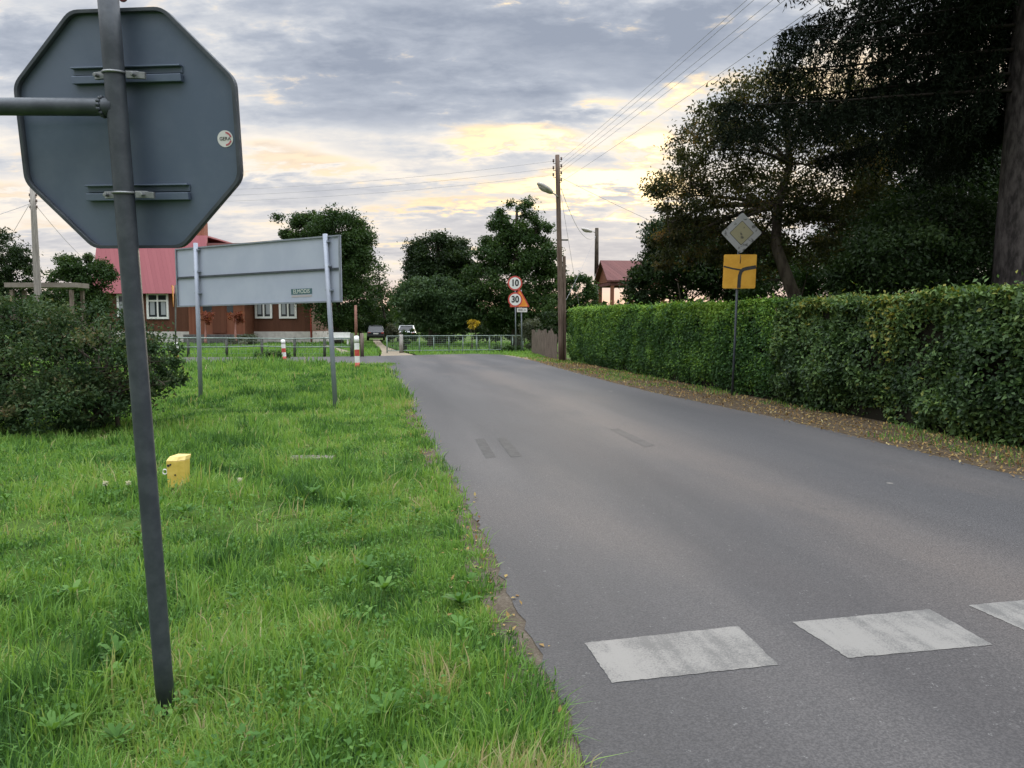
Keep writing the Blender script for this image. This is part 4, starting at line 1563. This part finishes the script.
YS = 41.0
sb_ = at(516, 353, YS); sb_.z = 0
sp_ = thing('speed_limit_sign', 'two round red edged speed limit signs reading 10 and 30 on one post', 'road sign', sb_)
MB().tube([Vector((sb_.x, YS, -.05)), at(515, 277, YS)], .03, 10).build('post', M['galv'], sp_)
round_sign(at(515, 283.2, YS - .06), .385, sp_, '10')
round_sign(at(515.2, 299.6, YS - .06), .385, sp_, '30')
YW = 41.9
wb = at(522, 353, YW); wb.z = 0
ws = thing('warning_sign', 'orange triangular warning sign with a white plate half hidden behind the 30 sign', 'road sign', wb)
MB().tube([Vector((wb.x, YW, -.05)), at(521, 290, YW)], .035, 10).build('post', M['galv'], ws)
tc = at(519.5, 301, YW - .07)
k = YW / F
ax, az_, fy = Vector((1, 0, 0)), Vector((0, 0, 1)), Vector((0, -1, 0))
tri = [(-9.5 * k, -6 * k), (9.5 * k, -6 * k), (9.7 * k, -4.8 * k), (.7 * k, 11.5 * k), (-.7 * k, 11.5 * k), (-9.7 * k, -4.8 * k)]
tpl = MB().prism(tri, tc, ax, az_, fy, .015).build('triangle_plate', M['red'], ws)
MB().prism([(x * .84, y * .84 - .02) for x, y in tri], tc + fy * .0155, ax, az_, fy, .002).build('orange_field', M['orange'], tpl)
wp = at(522, 310, YW - .07)
wpl = MB().prism(rrect(.28, .115, .02), wp, ax, az_, fy, .012).build('white_plate', M['white_sign'], ws)
text('400 m', .17, wp + fy * .0145, ax, az_, M['black'], wpl, 'lettering', .001)

# give-way sign peeking out left of the board
yb_ = at(175, 345, 30); yb_.z = 0
gs = thing('give_way_sign', 'orange triangular sign pointing down, nearly edge on, left of the grey board', 'road sign', yb_)
MB().tube([Vector((yb_.x, 30, -.05)), at(175.5, 285, 30)], .03, 8).build('post', M['fence_dark'], gs)
e1 = Vector((.32, -.95, 0)).normalized()
gz = at(173.2, 296, 29.95)
nrm_ = Vector((-.95, -.32, 0)).normalized()
MB().prism([(-.40, .40), (.40, .40), (.0, -.42)], gz, e1, Vector((0, 0, 1)), nrm_, .015).build('triangle_plate', M['orange'], gs)

# ------------------------------------------------------------------ utility poles and street lamps
def insulators(par, p, n_, side, spread=.12, name='insulator'):
    for i in range(n_):
        q_ = p + Vector((side * .16, 0, -i * .28))
        b_ = MB()
        b_.tube([p + Vector((0, 0, -i * .28 - .06)), q_ + Vector((0, 0, -.06)), q_], .012, 6)
        b_.tube([q_, q_ + Vector((0, 0, .04)), q_ + Vector((0, 0, .06)), q_ + Vector((0, 0, .10)), q_ + Vector((0, 0, .12))], [.035, .045, .03, .042, .02], 8)
        b_.build(name, M['porcelain'], par)


YP = 32.0
pbase = at(562, 361, YP); pbase.z = 0
ptop = at(557.3, 155, YP)
up_ = thing('utility_pole', 'tall weathered wooden pole with a street lamp at the end of the hedge', 'utility pole', pbase)
pth = [pbase.lerp(ptop, i / 8) for i in range(9)]
pth[0].z = -.05
MB().tube(pth, [.128 - .0048 * i for i in range(9)], 12).build('shaft', M['pole_wood'], up_)
MB().box(at(562.6, 283, YP) + Vector((.09, .06, -1.2)), (.12, .2, 4.6), Matrix.Rotation(-.012, 3, 'Y')).build('stub_post', M['pole_wood'], up_, bevel=.02)
insulators(up_, at(557.4, 160, YP), 4, 1)
insulators(up_, at(557.4, 162, YP), 3, -1)
sta = MB()
sta.box(at(562, 240, YP), (.5, .06, .06))
sta.build('step_bar', M['fence_dark'], up_)


def street_lamp(par, p0, p1, s_, mat_arm):
    d_ = (p1 - p0)
    ar = [p0, p0.lerp(p1, .5) + Vector((0, 0, .03)), p1]
    MB().tube(ar, .028 * s_, 8).build('lamp_arm', mat_arm, par)
    dn = d_.normalized()
    sd_ = dn.cross(Vector((0, 0, 1))).normalized()
    up2 = sd_.cross(dn)
    Mx = Matrix((dn, sd_, up2)).transposed()
    hc = p1 + dn * .36 * s_
    h_ = MB()
    h_.ball(hc, (.44 * s_, .17 * s_, .13 * s_), 16, 10, Mx)
    hh = h_.build('lamp_head', M['lamp_grey'], par)
    MB().ball(hc + dn * .08 * s_ - up2 * .05 * s_, (.27 * s_, .13 * s_, .12 * s_), 12, 8, Mx).build('lens', simple('lamp_lens', (.45, .42, .38), .25), hh)


street_lamp(up_, at(558, 197, YP - .1), at(551.5, 192.5, YP - .3), 1.0, M['lamp_grey'])

YL = 52.0
lb_ = at(596, 345, YL); lb_.z = 0
lt_ = at(596.8, 228, YL)
lp = thing('street_lamp', 'thin concrete lamp pole standing behind the hedge by the red roofed shelter', 'street lamp', lb_)
MB().tube([lb_ + Vector((0, 0, 2.2)), lb_.lerp(lt_, .62)], [.19, .16], 4).build('concrete_post', M['concrete'], lp)
hl = MB()
for i in range(9):
    q_ = lb_.lerp(lt_, .25 + .037 * i)
    hl.box(q_ + Vector((0, -.14, 0)), (.12, .06, .24))
hl.build('post_slot', M['fence_dark'], lp)
MB().tube([lb_ - Vector((0, 0, .05)), lb_ + Vector((0, 0, 2.3))], .2, 4).build('footing', M['concrete'], lp)
MB().tube([lb_.lerp(lt_, .60), lt_], [.15, .12], 8).build('wooden_top', M['bark'], lp)
street_lamp(lp, at(596, 233, YL), at(591.5, 231.6, YL - .1), .95, M['lamp_grey'])

YQ = 37.0
qb = at(41, 355, YQ); qb.z = 0
qt = at(32.5, 188, YQ)
lq = thing('utility_pole', 'bare weathered power pole rising behind the bush on the left', 'utility pole', qb)
pth = [qb.lerp(qt, i / 6) for i in range(7)]
pth[0].z = -.05
MB().tube(pth, [.19 - .012 * i for i in range(7)], 10).build('shaft', M['pole_grey'], lq)
insulators(lq, at(33, 196, YQ), 3, 1)
insulators(lq, at(33, 196, YQ), 3, -1)


def wire(label, a, b, sag, r_=.010, parent=None):
    a, b = Vector(a), Vector(b)
    pts = []
    for i in range(25):
        t_ = i / 24
        p = a.lerp(b, t_)
        p.z -= sag * 4 * t_ * (1 - t_)
        pts.append(p)
    o_ = MB().tube(pts, r_, 5).build('power_line', M['wire'], loc=tuple(a))
    return tag(o_, label, 'power line', 'overhead wires')


ordn = ['topmost', 'second', 'third', 'fourth', 'lowest']
for i, (py0, px1, py1) in enumerate(((160, 739, 0), (165, 746, 0), (168, 757, 6), (172, 766, 8), (182, 764, 36))):
    a = at(561, py0, YP)
    b = at(px1, py1, 14.0)
    e = a + (b - a) * 1.75
    wire(f'{ordn[i]} of the wires rising from the lamp pole to the top right', a, e, .12, .0045)
for i, (py0, pyL) in enumerate(((161, 191), (168, 196), (175, 201))):
    wire(('upper', 'middle', 'lower')[i] + ' of the wires running left from the lamp pole to the left power pole', at(554, py0, YP), at(34, pyL, YQ), .45, .005)
wire('wire sloping down right from the lamp pole towards the trees', at(560, 177, YP), at(720, 250, 34), .1, .008)
wire('steep stay wire dropping from the lamp pole, nearer the pole', at(561, 195, YP), at(583, 330, YP + 3), .0, .007)
wire('thin wire hanging from the lamp pole to the concrete lamp pole', at(561, 188, YP), at(596, 236, YL), .9, .010)
wire('thin wire leaving the concrete lamp pole down to the left', at(596, 236, YL), at(566, 300, YP + 8), .1, .008)
wire('wire leaving the left power pole towards the left picture edge', at(32, 203, YQ), at(-60, 232, 30), .05, .012)
wire('wire dropping from the left power pole to the pink roof', at(34, 203, YQ), at(92, 266, 63), .2, .012)
wire('steep wire from the left power pole down behind the left tree', at(33, 198, YQ), at(-20, 290, 44), .0, .010)

# ------------------------------------------------------------------ brown house with pink roof
YH = 64.0
K = YH / F
xL, xR = at(96, 330, YH).x, at(312, 330, YH).x
zE = at(200, 291, YH).z
zR = at(200, 235.5, YH + 5).z
zP = at(280, 331.5, YH).z
dep = 10.0
hs = thing('brown_house', 'brown plank house with a pink metal roof beyond the side road', 'house', ((xL + xR) / 2, YH, 0))
wb_ = MB()
wb_.box(((xL + xR) / 2, YH + dep / 2, (zP + zE) / 2), (xR - xL, dep, zE - zP + .001))
zR = at(200, 235.5, YH + .9).z
for x_ in (xL, xR):
    wb_.prism([(0, 0), (dep, 0), (dep - 1.3, zR - zE - .85), (1.3, zR - zE - .85)], (x_ if x_ == xL else x_ - .1, YH, zE), Vector((0, 1, 0)), Vector((0, 0, 1)), Vector((1, 0, 0)), .1)
wb_.build('wall', M['house_wood'], hs)
MB().box(((xL + xR) / 2, YH + dep / 2 - .0, zP / 2 - .05), (xR - xL + .16, dep + .16, zP + .1)).build('plinth', M['plinth'], hs)
rf = MB()
xM = at(206, 330, YH).x
ov = .55
zR = at(200, 235.5, YH + .9).z
prof = [(-ov, zE - .22), (.9, zR), (dep - .9, zR), (dep + ov, zE - .22), (dep + ov - .13, zE - .24), (dep - 1.0, zR - .12), (1.0, zR - .12), (-ov + .13, zE - .24)]
rf.prism(prof, (xL - .02, YH, 0), Vector((0, 1, 0)), Vector((0, 0, 1)), Vector((1, 0, 0)), xM - xL)
rfo = rf.build('roof', M['roof_pink'], hs)
rf2 = MB()
rf2.prism([(y_, z_ - (.62 if z_ > zE + 1 else .03)) for y_, z_ in prof], (xM, YH, 0), Vector((0, 1, 0)), Vector((0, 0, 1)), Vector((1, 0, 0)), xR - xM + .5)
rf2.build('roof', M['roof_red'], hs)['label'] = 'lower dark red roof section'
cpt = at(201, 230, YH + 2)
MB().box((cpt.x, YH + 2, zR + .2), (.85, .8, 2.0)).build('chimney', M['brick'], rfo)


def window(par, x0, x1, y0, y1, Y_, name='window', cols=2, transom=0.0):
    a, b = at(x0, y1, Y_), at(x1, y0, Y_)
    w_, h_ = b.x - a.x, b.z - a.z
    f_ = MB()
    fw = .17
    cx_, cz_ = (a.x + b.x) / 2, (a.z + b.z) / 2
    f_.box((cx_, Y_ - .06, b.z - fw / 2), (w_, .12, fw)); f_.box((cx_, Y_ - .06, a.z + fw / 2), (w_, .12, fw))
    for s_ in (-1, 1):
        f_.box((cx_ + s_ * (w_ / 2 - fw / 2), Y_ - .061, cz_), (fw, .12, h_ - fw * 2 + .002))
    for c_ in range(1, cols):
        f_.box((a.x + w_ * c_ / cols, Y_ - .058, cz_), (.12, .09, h_ - fw * 2))
    if transom:
        f_.box((cx_, Y_ - .057, a.z + h_ * transom), (w_ - fw * 2, .088, .13))
    fo = f_.build(name, M['white'], par)
    MB().box((cx_, Y_ - .02, cz_), (w_ - fw, .03, h_ - fw)).build('pane', M['glass'], fo)
    cu = simple('net_curtain', (.32, .34, .36), .9)
    cb = MB()
    for c_ in range(cols):
        cb.box((a.x + w_ * (c_ + .5) / cols, Y_ - .037, cz_ - h_ * .08), (w_ / cols * .42, .004, h_ * .52))
    cb.build('curtain', cu, fo)


window(hs, 255.5, 272, 292, 318.5, YH)
window(hs, 279.5, 296.5, 292, 318.5, YH)
window(hs, 147.5, 168.5, 293, 319, YH, transom=.70)
window(hs, 118, 132, 294, 318, YH)
# drain pipe
MB().tube([Vector((xR - .05, YH - .10, zE)), Vector((xR - .05, YH - .10, .1))], .07, 8).build('drain_pipe', M['red'], hs)
MB().box((at(297, 303, YH).x + .8, YH - .08, at(297, 303.5, YH).z), (.2, .12, .2)).build('wall_light', M['white'], hs)
# porch
xa, xb = at(190, 330, 62).x, at(246, 330, 62).x
YPc = 61.8
pz0 = .75
pch = MB()
pch.box(((xa + xb) / 2, (YPc + YH) / 2 - .02, (pz0 + 3.5) / 2), (xb - xa, YH - YPc - .04, 3.5 - pz0))
po_ = pch.build('porch', M['porch_wood'], hs)
rfp = MB()
xm = (xa + xb) / 2
rfp.prism([(xa - xm - .35, 0), (xb - xm + .35, 0), (0, 1.5)], (xm, YPc - .4, 3.51), Vector((1, 0, 0)), Vector((0, 0, 1)), Vector((0, 1, 0)), 2.8)
rfp.build('porch_roof', M['roof_pink'], po_)
for (px0, px1) in ((203, 212), (215, 221), (227, 233)):
    a_, b_ = at(px0, 313, YPc), at(px1, 305, YPc)
    MB().box(((a_.x + b_.x) / 2, YPc - .01, (a_.z + b_.z) / 2), (b_.x - a_.x, .03, b_.z - a_.z)).build('porch_pane', M['glass'], po_)
a_, b_ = at(213, 333, YPc), at(226, 303, YPc)
MB().box(((a_.x + b_.x) / 2, YPc - .03, (a_.z + b_.z) / 2), (b_.x - a_.x, .06, b_.z - a_.z)).build('door', plank_mat('door_wood', (.10, .035, .02), (.15, .055, .03), .3), po_)
stp = MB()
stp.box((xm, YPc - .3, pz0 / 2), (xb - xa + .3, .9, pz0))
stp.box((xm + .4, YPc - 1.0, pz0 / 4), (2.2, .7, pz0 / 2))
stp.build('steps', M['stone_dark'], hs)
# two little red standard trees by the porch
for i, (px, lab) in enumerate(((205, 'red leaved little standard tree left of the porch door'), (236, 'red leaved little standard tree right of the porch door'))):
    b_ = at(px, 330, 59.5)
    tree('standard_tree', lab, (b_.x, 59.5, 0), [blobpx(px, 317, 8, 6, 59.5, .5), blobpx(px + 3, 321, 5, 5, 59.5, .4)], T_RED if i else T_RED, 16, 60, .15, .11, at(px, 318, 59.5), cat='small tree', spread=.4, group='red standard trees by the porch', bark=mottled('pinkish_stem_%d' % i, (.3, .14, .12), (.4, .2, .17), 6, .8))

# carport on the far left
yc = 40
ca, cb_ = at(6, 287, yc), at(77, 287, yc)
cpn = thing('carport', 'flat light roofed carport behind the left power pole', 'carport', ((ca.x + cb_.x) / 2, yc, 0))
MB().box(((ca.x + cb_.x) / 2, yc + .5, ca.z + .1), (cb_.x - ca.x, 1.3, .24)).build('roof', mottled('carport_roof', (.15, .125, .105), (.22, .19, .165), 2, .8), cpn)
for (x_, y_) in ((ca.x + .3, yc), (cb_.x - .3, yc), (ca.x + .3, yc + 1), (cb_.x - .3, yc + 1)):
    MB().box((x_, y_, (ca.z - .15) / 2), (.16, .16, ca.z - .15)).build('post', M['fence_wood'], cpn)

# ------------------------------------------------------------------ red roofed shelter behind the hedge
YG = 48.0
na = at(611, 281.5, YG)
rd = Vector((1, .145, 0)).normalized()     # ridge direction
gd = Vector((-.145, 1, 0)).normalized()    # across
sh_ = thing('roofed_shelter', 'open shelter with a dark red gable roof on posts above the hedge', 'shelter', (na.x, na.y, 0))
Wd, Ln, Hr = 3.4, 4.6, 1.35
o_ = na
rr_ = MB()
e0, e1_ = o_, o_ + gd * Wd
rA = o_ + gd * Wd / 2 + Vector((0, 0, Hr)) - rd * .25
for (a_, s_) in ((e0, 0), (e1_, 1)):
    a_ = a_ - rd * .25
    b_ = a_ + rd * (Ln + .5)
    ra, rb = rA, rA + rd * (Ln + .5)
    th_ = Vector((0, 0, .09))
    rr_.face([a_ + th_, b_ + th_, rb + th_, ra + th_]); rr_.face([a_, ra, rb, b_])
    rr_.face([a_, b_, b_ + th_, a_ + th_]); rr_.face([a_, a_ + th_, ra + th_, ra]); rr_.face([b_, rb, rb + th_, b_ + th_])
rr_.build('roof', M['roof_red'], sh_)
gb = MB()
gb.prism([(.2, .0), (Wd - .2, .0), (Wd / 2, Hr - .15)], o_ + Vector((0, 0, .0)), gd, Vector((0, 0, 1)), rd, .08)
gb.build('gable', M['porch_wood'], sh_)
bm_ = MB()
for (g_, l_) in ((.25, Ln / 2), (Wd - .25, Ln / 2)):
    c_ = o_ + gd * g_ + rd * l_ - Vector((0, 0, .12))
    bm_.box(c_, (Ln, .2, .22), Matrix((rd, gd, Vector((0, 0, 1)))).transposed())
bm_.box(o_ + gd * Wd / 2 + rd * .12 - Vector((0, 0, .12)), (.2, Wd - .7, .2), Matrix((rd, gd, Vector((0, 0, 1)))).transposed())
bm_.build('beam', M['roof_red'], sh_)
for (g_, l_) in ((.25, .15), (Wd - .25, .15), (.25, 2.3), (Wd - .25, 2.3), (.25, Ln - .15), (Wd - .25, Ln - .15)):
    p = o_ + gd * g_ + rd * l_
    MB().box((p.x, p.y, (p.z - .24) / 2), (.22, .22, p.z - .24)).build('post', M['porch_wood'], sh_)

# ------------------------------------------------------------------ fences, guard posts
YF = 36.6
fl = thing('rail_fence', 'low metal rail fence in front of the brown house', 'fence', (at(270, 350, YF).x, YF, 0), 'low yard fences')
zt = at(270, 338.5, YF).z
xs = [150, 188, 226.5, 262, 294.5, 324.5, 352, 362]
for i, x_ in enumerate(xs):
    p = at(x_, 345, YF)
    hh = zt + (.06 if i < 6 else .25)
    MB().tube([Vector((p.x, YF, -.05)), Vector((p.x + random.uniform(-.02, .02), YF, hh))], .07 if i < 6 else .09, 8).build('post', M['fence_dark'] if i < 7 else M['fence_wood'], fl)
for nm, z_, r_ in (('top_rail', zt, .032), ('middle_rail', zt * .55, .026)):
    pts = [Vector((at(x_, 345, YF).x, YF - .05, z_ + random.uniform(-.03, .03))) for x_ in xs[:-1]]
    MB().tube(pts, r_, 6).build(nm, M['fence_metal'], fl)
ms = MB()
x0_, x1_ = at(150, 345, YF).x, at(352, 345, YF).x
for i in range(int((x1_ - x0_) / .35)):
    x_ = x0_ + i * .35
    ms.tube([(x_, YF, .12), (x_, YF, zt)], .008, 4, caps=False)
for i in range(4):
    ms.tube([(x0_, YF + .001, .15 + i * .2), (x1_, YF + .001, .15 + i * .2)], .006, 4, caps=False)
ms.build('mesh', M['fence_metal'], fl)

A0, A1 = at(387, 345, 41.2), at(523, 345, 43.6)
fr_ = thing('wire_fence', 'low pale green wire mesh fence across the bend of the road', 'fence', (A0.x, A0.y, 0), 'low yard fences')
zt = at(455, 335.8, 42.2).z
L_ = (A1 - A0).length
dn = Vector((A1.x - A0.x, A1.y - A0.y, 0)).normalized()
for i, px in enumerate((387, 400.5, 418, 432, 447, 461, 475, 488, 500, 512, 523)):
    t_ = (px - 387) / 136
    p = Vector((A0.x, A0.y, 0)).lerp(Vector((A1.x, A1.y, 0)), t_)
    thick = i == 1
    MB().tube([Vector((p.x, p.y, -.05)), Vector((p.x, p.y, zt + (.08 if thick else 0)))], .11 if thick else .032, 8).build('post', M['concrete'] if thick else M['fence_metal'], fr_)
for nm, z_ in (('top_rail', zt), ('bottom_rail', .12)):
    MB().tube([Vector((A0.x, A0.y - .05, z_)), Vector((A1.x, A1.y - .05, z_))], .024, 6).build(nm, M['fence_metal'], fr_)
ms = MB()
for i in range(int(L_ / .12)):
    p = Vector((A0.x, A0.y, 0)) + dn * (i * .12)
    ms.tube([(p.x, p.y, .1), (p.x, p.y, zt)], .0055, 3, caps=False)
for i in range(8):
    ms.tube([(A0.x, A0.y + .002, .16 + i * .11), (A1.x, A1.y + .002, .16 + i * .11)], .005, 3, caps=False)
ms.build('mesh', M['fence_metal'], fr_)

Q0, Q1 = at(532, 345, 39.5), at(557.5, 345, 32.9)
pf = thing('picket_fence', 'old grey wooden picket fence beside the lamp pole', 'fence', (Q0.x, Q0.y, 0))
q0, q1 = Vector((Q0.x, Q0.y, 0)), Vector((Q1.x, Q1.y, 0))
dq = (q1 - q0).normalized()
Mq = Matrix((dq, Vector((-dq.y, dq.x, 0)), Vector((0, 0, 1)))).transposed()
nq = int((q1 - q0).length / .13)
pk = MB()
for i in range(nq):
    p = q0 + dq * (i * .13)
    h_ = 1.15 + .1 * math.sin(i * .5) + random.uniform(-.06, .06)
    pk.box((p.x, p.y, h_ / 2 + .04), (.10, .022, h_), Mq @ Matrix.Rotation(random.gauss(0, .02), 3, 'Y'))
pk.build('pickets', M['fence_wood'], pf)
for z_ in (.3, .95):
    MB().box(((q0 + q1) / 2) + Vector((.06, .04, z_)), ((q1 - q0).length, .05, .08), Mq).build('rail', M['fence_wood'], pf)
for t_ in (0, .33, .66, 1):
    p = q0.lerp(q1, t_)
    MB().box((p.x + .1, p.y + .06, .62), (.12, .12, 1.25), Mq).build('post', M['fence_wood'], pf)

for (px, py0, py1, ln, lab) in ((357.5, 369, 336.5, .05, 'red and white striped guard post nearest the road'), (284.5, 360.5, 340, .08, 'red and white striped guard post under the board, between its legs'), (176.5, 357.5, 343, 0, 'red and white guard post half hidden by the bush branches')):
    b_ = gr(px, py0)
    tp_ = at(px - ln * 20, py1, b_.y)
    gp = thing('guard_post', lab, 'guard post', (b_.x, b_.y, 0), 'red and white guard posts at the junction')
    n5 = 5
    h_ = tp_.z
    for i in range(n5):
        a_ = b_.lerp(tp_, i / n5); c_ = b_.lerp(tp_, (i + 1) / n5)
        if i == 0: a_ = a_ - Vector((0, 0, .05))
        MB().tube([a_, c_], .085, 14, caps=i in (0, n5 - 1)).build('red_band' if i % 2 == 0 and i < 4 else 'white_band', M['red'] if i in (0, 2) else M['white'], gp)
    MB().ball(tp_, (.085, .085, .03), 12, 6).build('cap', M['white'], gp)

# wooden post and white yard box in front of the house corner
b_ = at(356, 330, 55)
rp_ = MB().tube([Vector((b_.x, 55, -.05)), Vector((b_.x, 55, 2.9))], [.11, .09], 10).build('wooden_post', mottled('red_brown_post', (.17, .075, .05), (.24, .11, .08), 6, .8), loc=(b_.x, 55, 0))
tag(rp_, 'plain reddish brown wooden post at the yard entrance', 'post')
b_ = at(340, 340, 58)
bn = thing('garden_bench', 'small white garden bench under the tall tree', 'bench', (b_.x, 58, 0))
MB().box((b_.x, 58, .45), (1.5, .4, .07)).build('seat', M['white'], bn)
MB().box((b_.x, 58.2, .75), (1.5, .05, .4)).build('backrest', M['white'], bn)
for s_ in (-1, 1):
    MB().box((b_.x + s_ * .6, 58, .2), (.1, .36, .42)).build('leg', M['white'], bn)

# ------------------------------------------------------------------ cars
def car(label, px, Y_, paint, rot, plate=True, sc=1.0):
    b_ = at(px, 335, Y_)
    c = thing('parked_car', label, 'car', (b_.x, Y_, 0), 'cars parked in the yard')
    Mz = Matrix.Rotation(rot, 3, 'Z')
    O = Vector((b_.x, Y_, 0))
    def T(p): return O + Mz @ (Vector(p) * sc)
    def hull(name, secs, mat, par, bev):
        m_ = MB()
        for a_, b2 in zip(secs, secs[1:]):
            n_ = len(a_)
            for i in range(n_):
                m_.face([T(a_[i]), T(a_[(i + 1) % n_]), T(b2[(i + 1) % n_]), T(b2[i])], True)
        m_.face([T(p) for p in secs[0]][::-1]); m_.face([T(p) for p in secs[-1]])
        return m_.build(name, mat, par, bevel=bev, segs=3)
    # sections along y from the tail (-2.1) to the nose
    def sec(y, w_, z0, z1, tw):
        return [(-w_, y, z0), (w_, y, z0), (w_, y, (z0 + z1) / 2 + .1), (tw, y, z1), (-tw, y, z1), (-w_, y, (z0 + z1) / 2 + .1)]
    body = hull('body', [sec(-2.12, .78, .42, .80, .70), sec(-2.0, .85, .30, .93, .74), sec(-1.2, .87, .24, .97, .78), sec(1.2, .87, .24, .93, .78), sec(1.9, .84, .28, .80, .72), sec(2.15, .74, .38, .66, .62)], paint, c, .03)
    def gsec(y, w_, z): return [(-w_, y, z), (w_, y, z)]
    cab = MB()
    lo = [(-.76, -1.75, .93), (.76, -1.75, .93), (.77, 1.15, .91), (-.77, 1.15, .91)]
    hi = [(-.58, -1.15, 1.42), (.58, -1.15, 1.42), (.60, .35, 1.43), (-.60, .35, 1.43)]
    for i in range(4):
        cab.face([T(lo[i]), T(lo[(i + 1) % 4]), T(hi[(i + 1) % 4]), T(hi[i])])
    cab.build('glasshouse', simple('car_glass', (.03, .032, .036), .35, 0, .3), c)
    rfm = MB()
    rfm.prism([(-.60, -1.2), (.60, -1.2), (.62, .4), (-.62, .4)], T((0, 0, 1.415)), Mz @ Vector((1, 0, 0)), Mz @ Vector((0, 1, 0)), Vector((0, 0, 1)), .05)
    rfm.build('roof', paint, c, bevel=.02)
    pil = MB()
    for i in range(4):
        pil.tube([T(lo[i]), T(hi[i])], .045, 6)
    pil.build('pillars', paint, c)
    for s_ in (-1, 1):
        for y_ in (-1.3, 1.35):
            wh = MB().tube([T((s_ * .68, y_, .31)), T((s_ * .875, y_, .31))], .31, 20).build('wheel', simple('tyre', (.015, .015, .015), .8), c)
            MB().tube([T((s_ * .86, y_, .31)), T((s_ * .885, y_, .31))], .19, 14).build('rim', M['galv_clamp'], wh)
        MB().box(T((s_ * .62, -2.09, .74)), (.26, .06, .14), Mz).build('tail_light', M['red'], c, bevel=.01)
        MB().box(T((s_ * .56, 2.10, .60)), (.26, .08, .12), Mz).build('headlight', M['white_sign'], c, bevel=.01)
    MB().box(T((0, -2.14, .48)), (1.6, .08, .16), Mz).build('bumper', M['black'], c, bevel=.02)
    if plate:
        MB().box(T((0, -2.13, .68)), (.5, .03, .11), Mz).build('number_plate', M['white_sign'], c)
    return c


car('dark sedan parked at the end of the sandy driveway, seen from behind', 376, 76, mottled('dark_car_paint', (.02, .022, .03), (.028, .03, .038), 2, .25, .2, bump=0), .17)
car('white car mostly hidden behind the shrubs and willow', 407, 72, mottled('white_car_paint', (.6, .62, .65), (.68, .7, .72), 2, .25, 0, bump=0), .1, True, 1.0)

# ------------------------------------------------------------------ view
vs = scene.view_settings
scene.display_settings.display_device = 'sRGB'
vs.view_transform = 'Standard'
vs.look = 'None'
vs.exposure = 0.42
vs.gamma = 1.0
vs.use_curve_mapping = False
scene.cycles.max_bounces = 4
scene.cycles.diffuse_bounces = 2
scene.cycles.glossy_bounces = 2
scene.cycles.transparent_max_bounces = 8
scene.cycles.caustics_reflective = False
scene.cycles.caustics_refractive = False
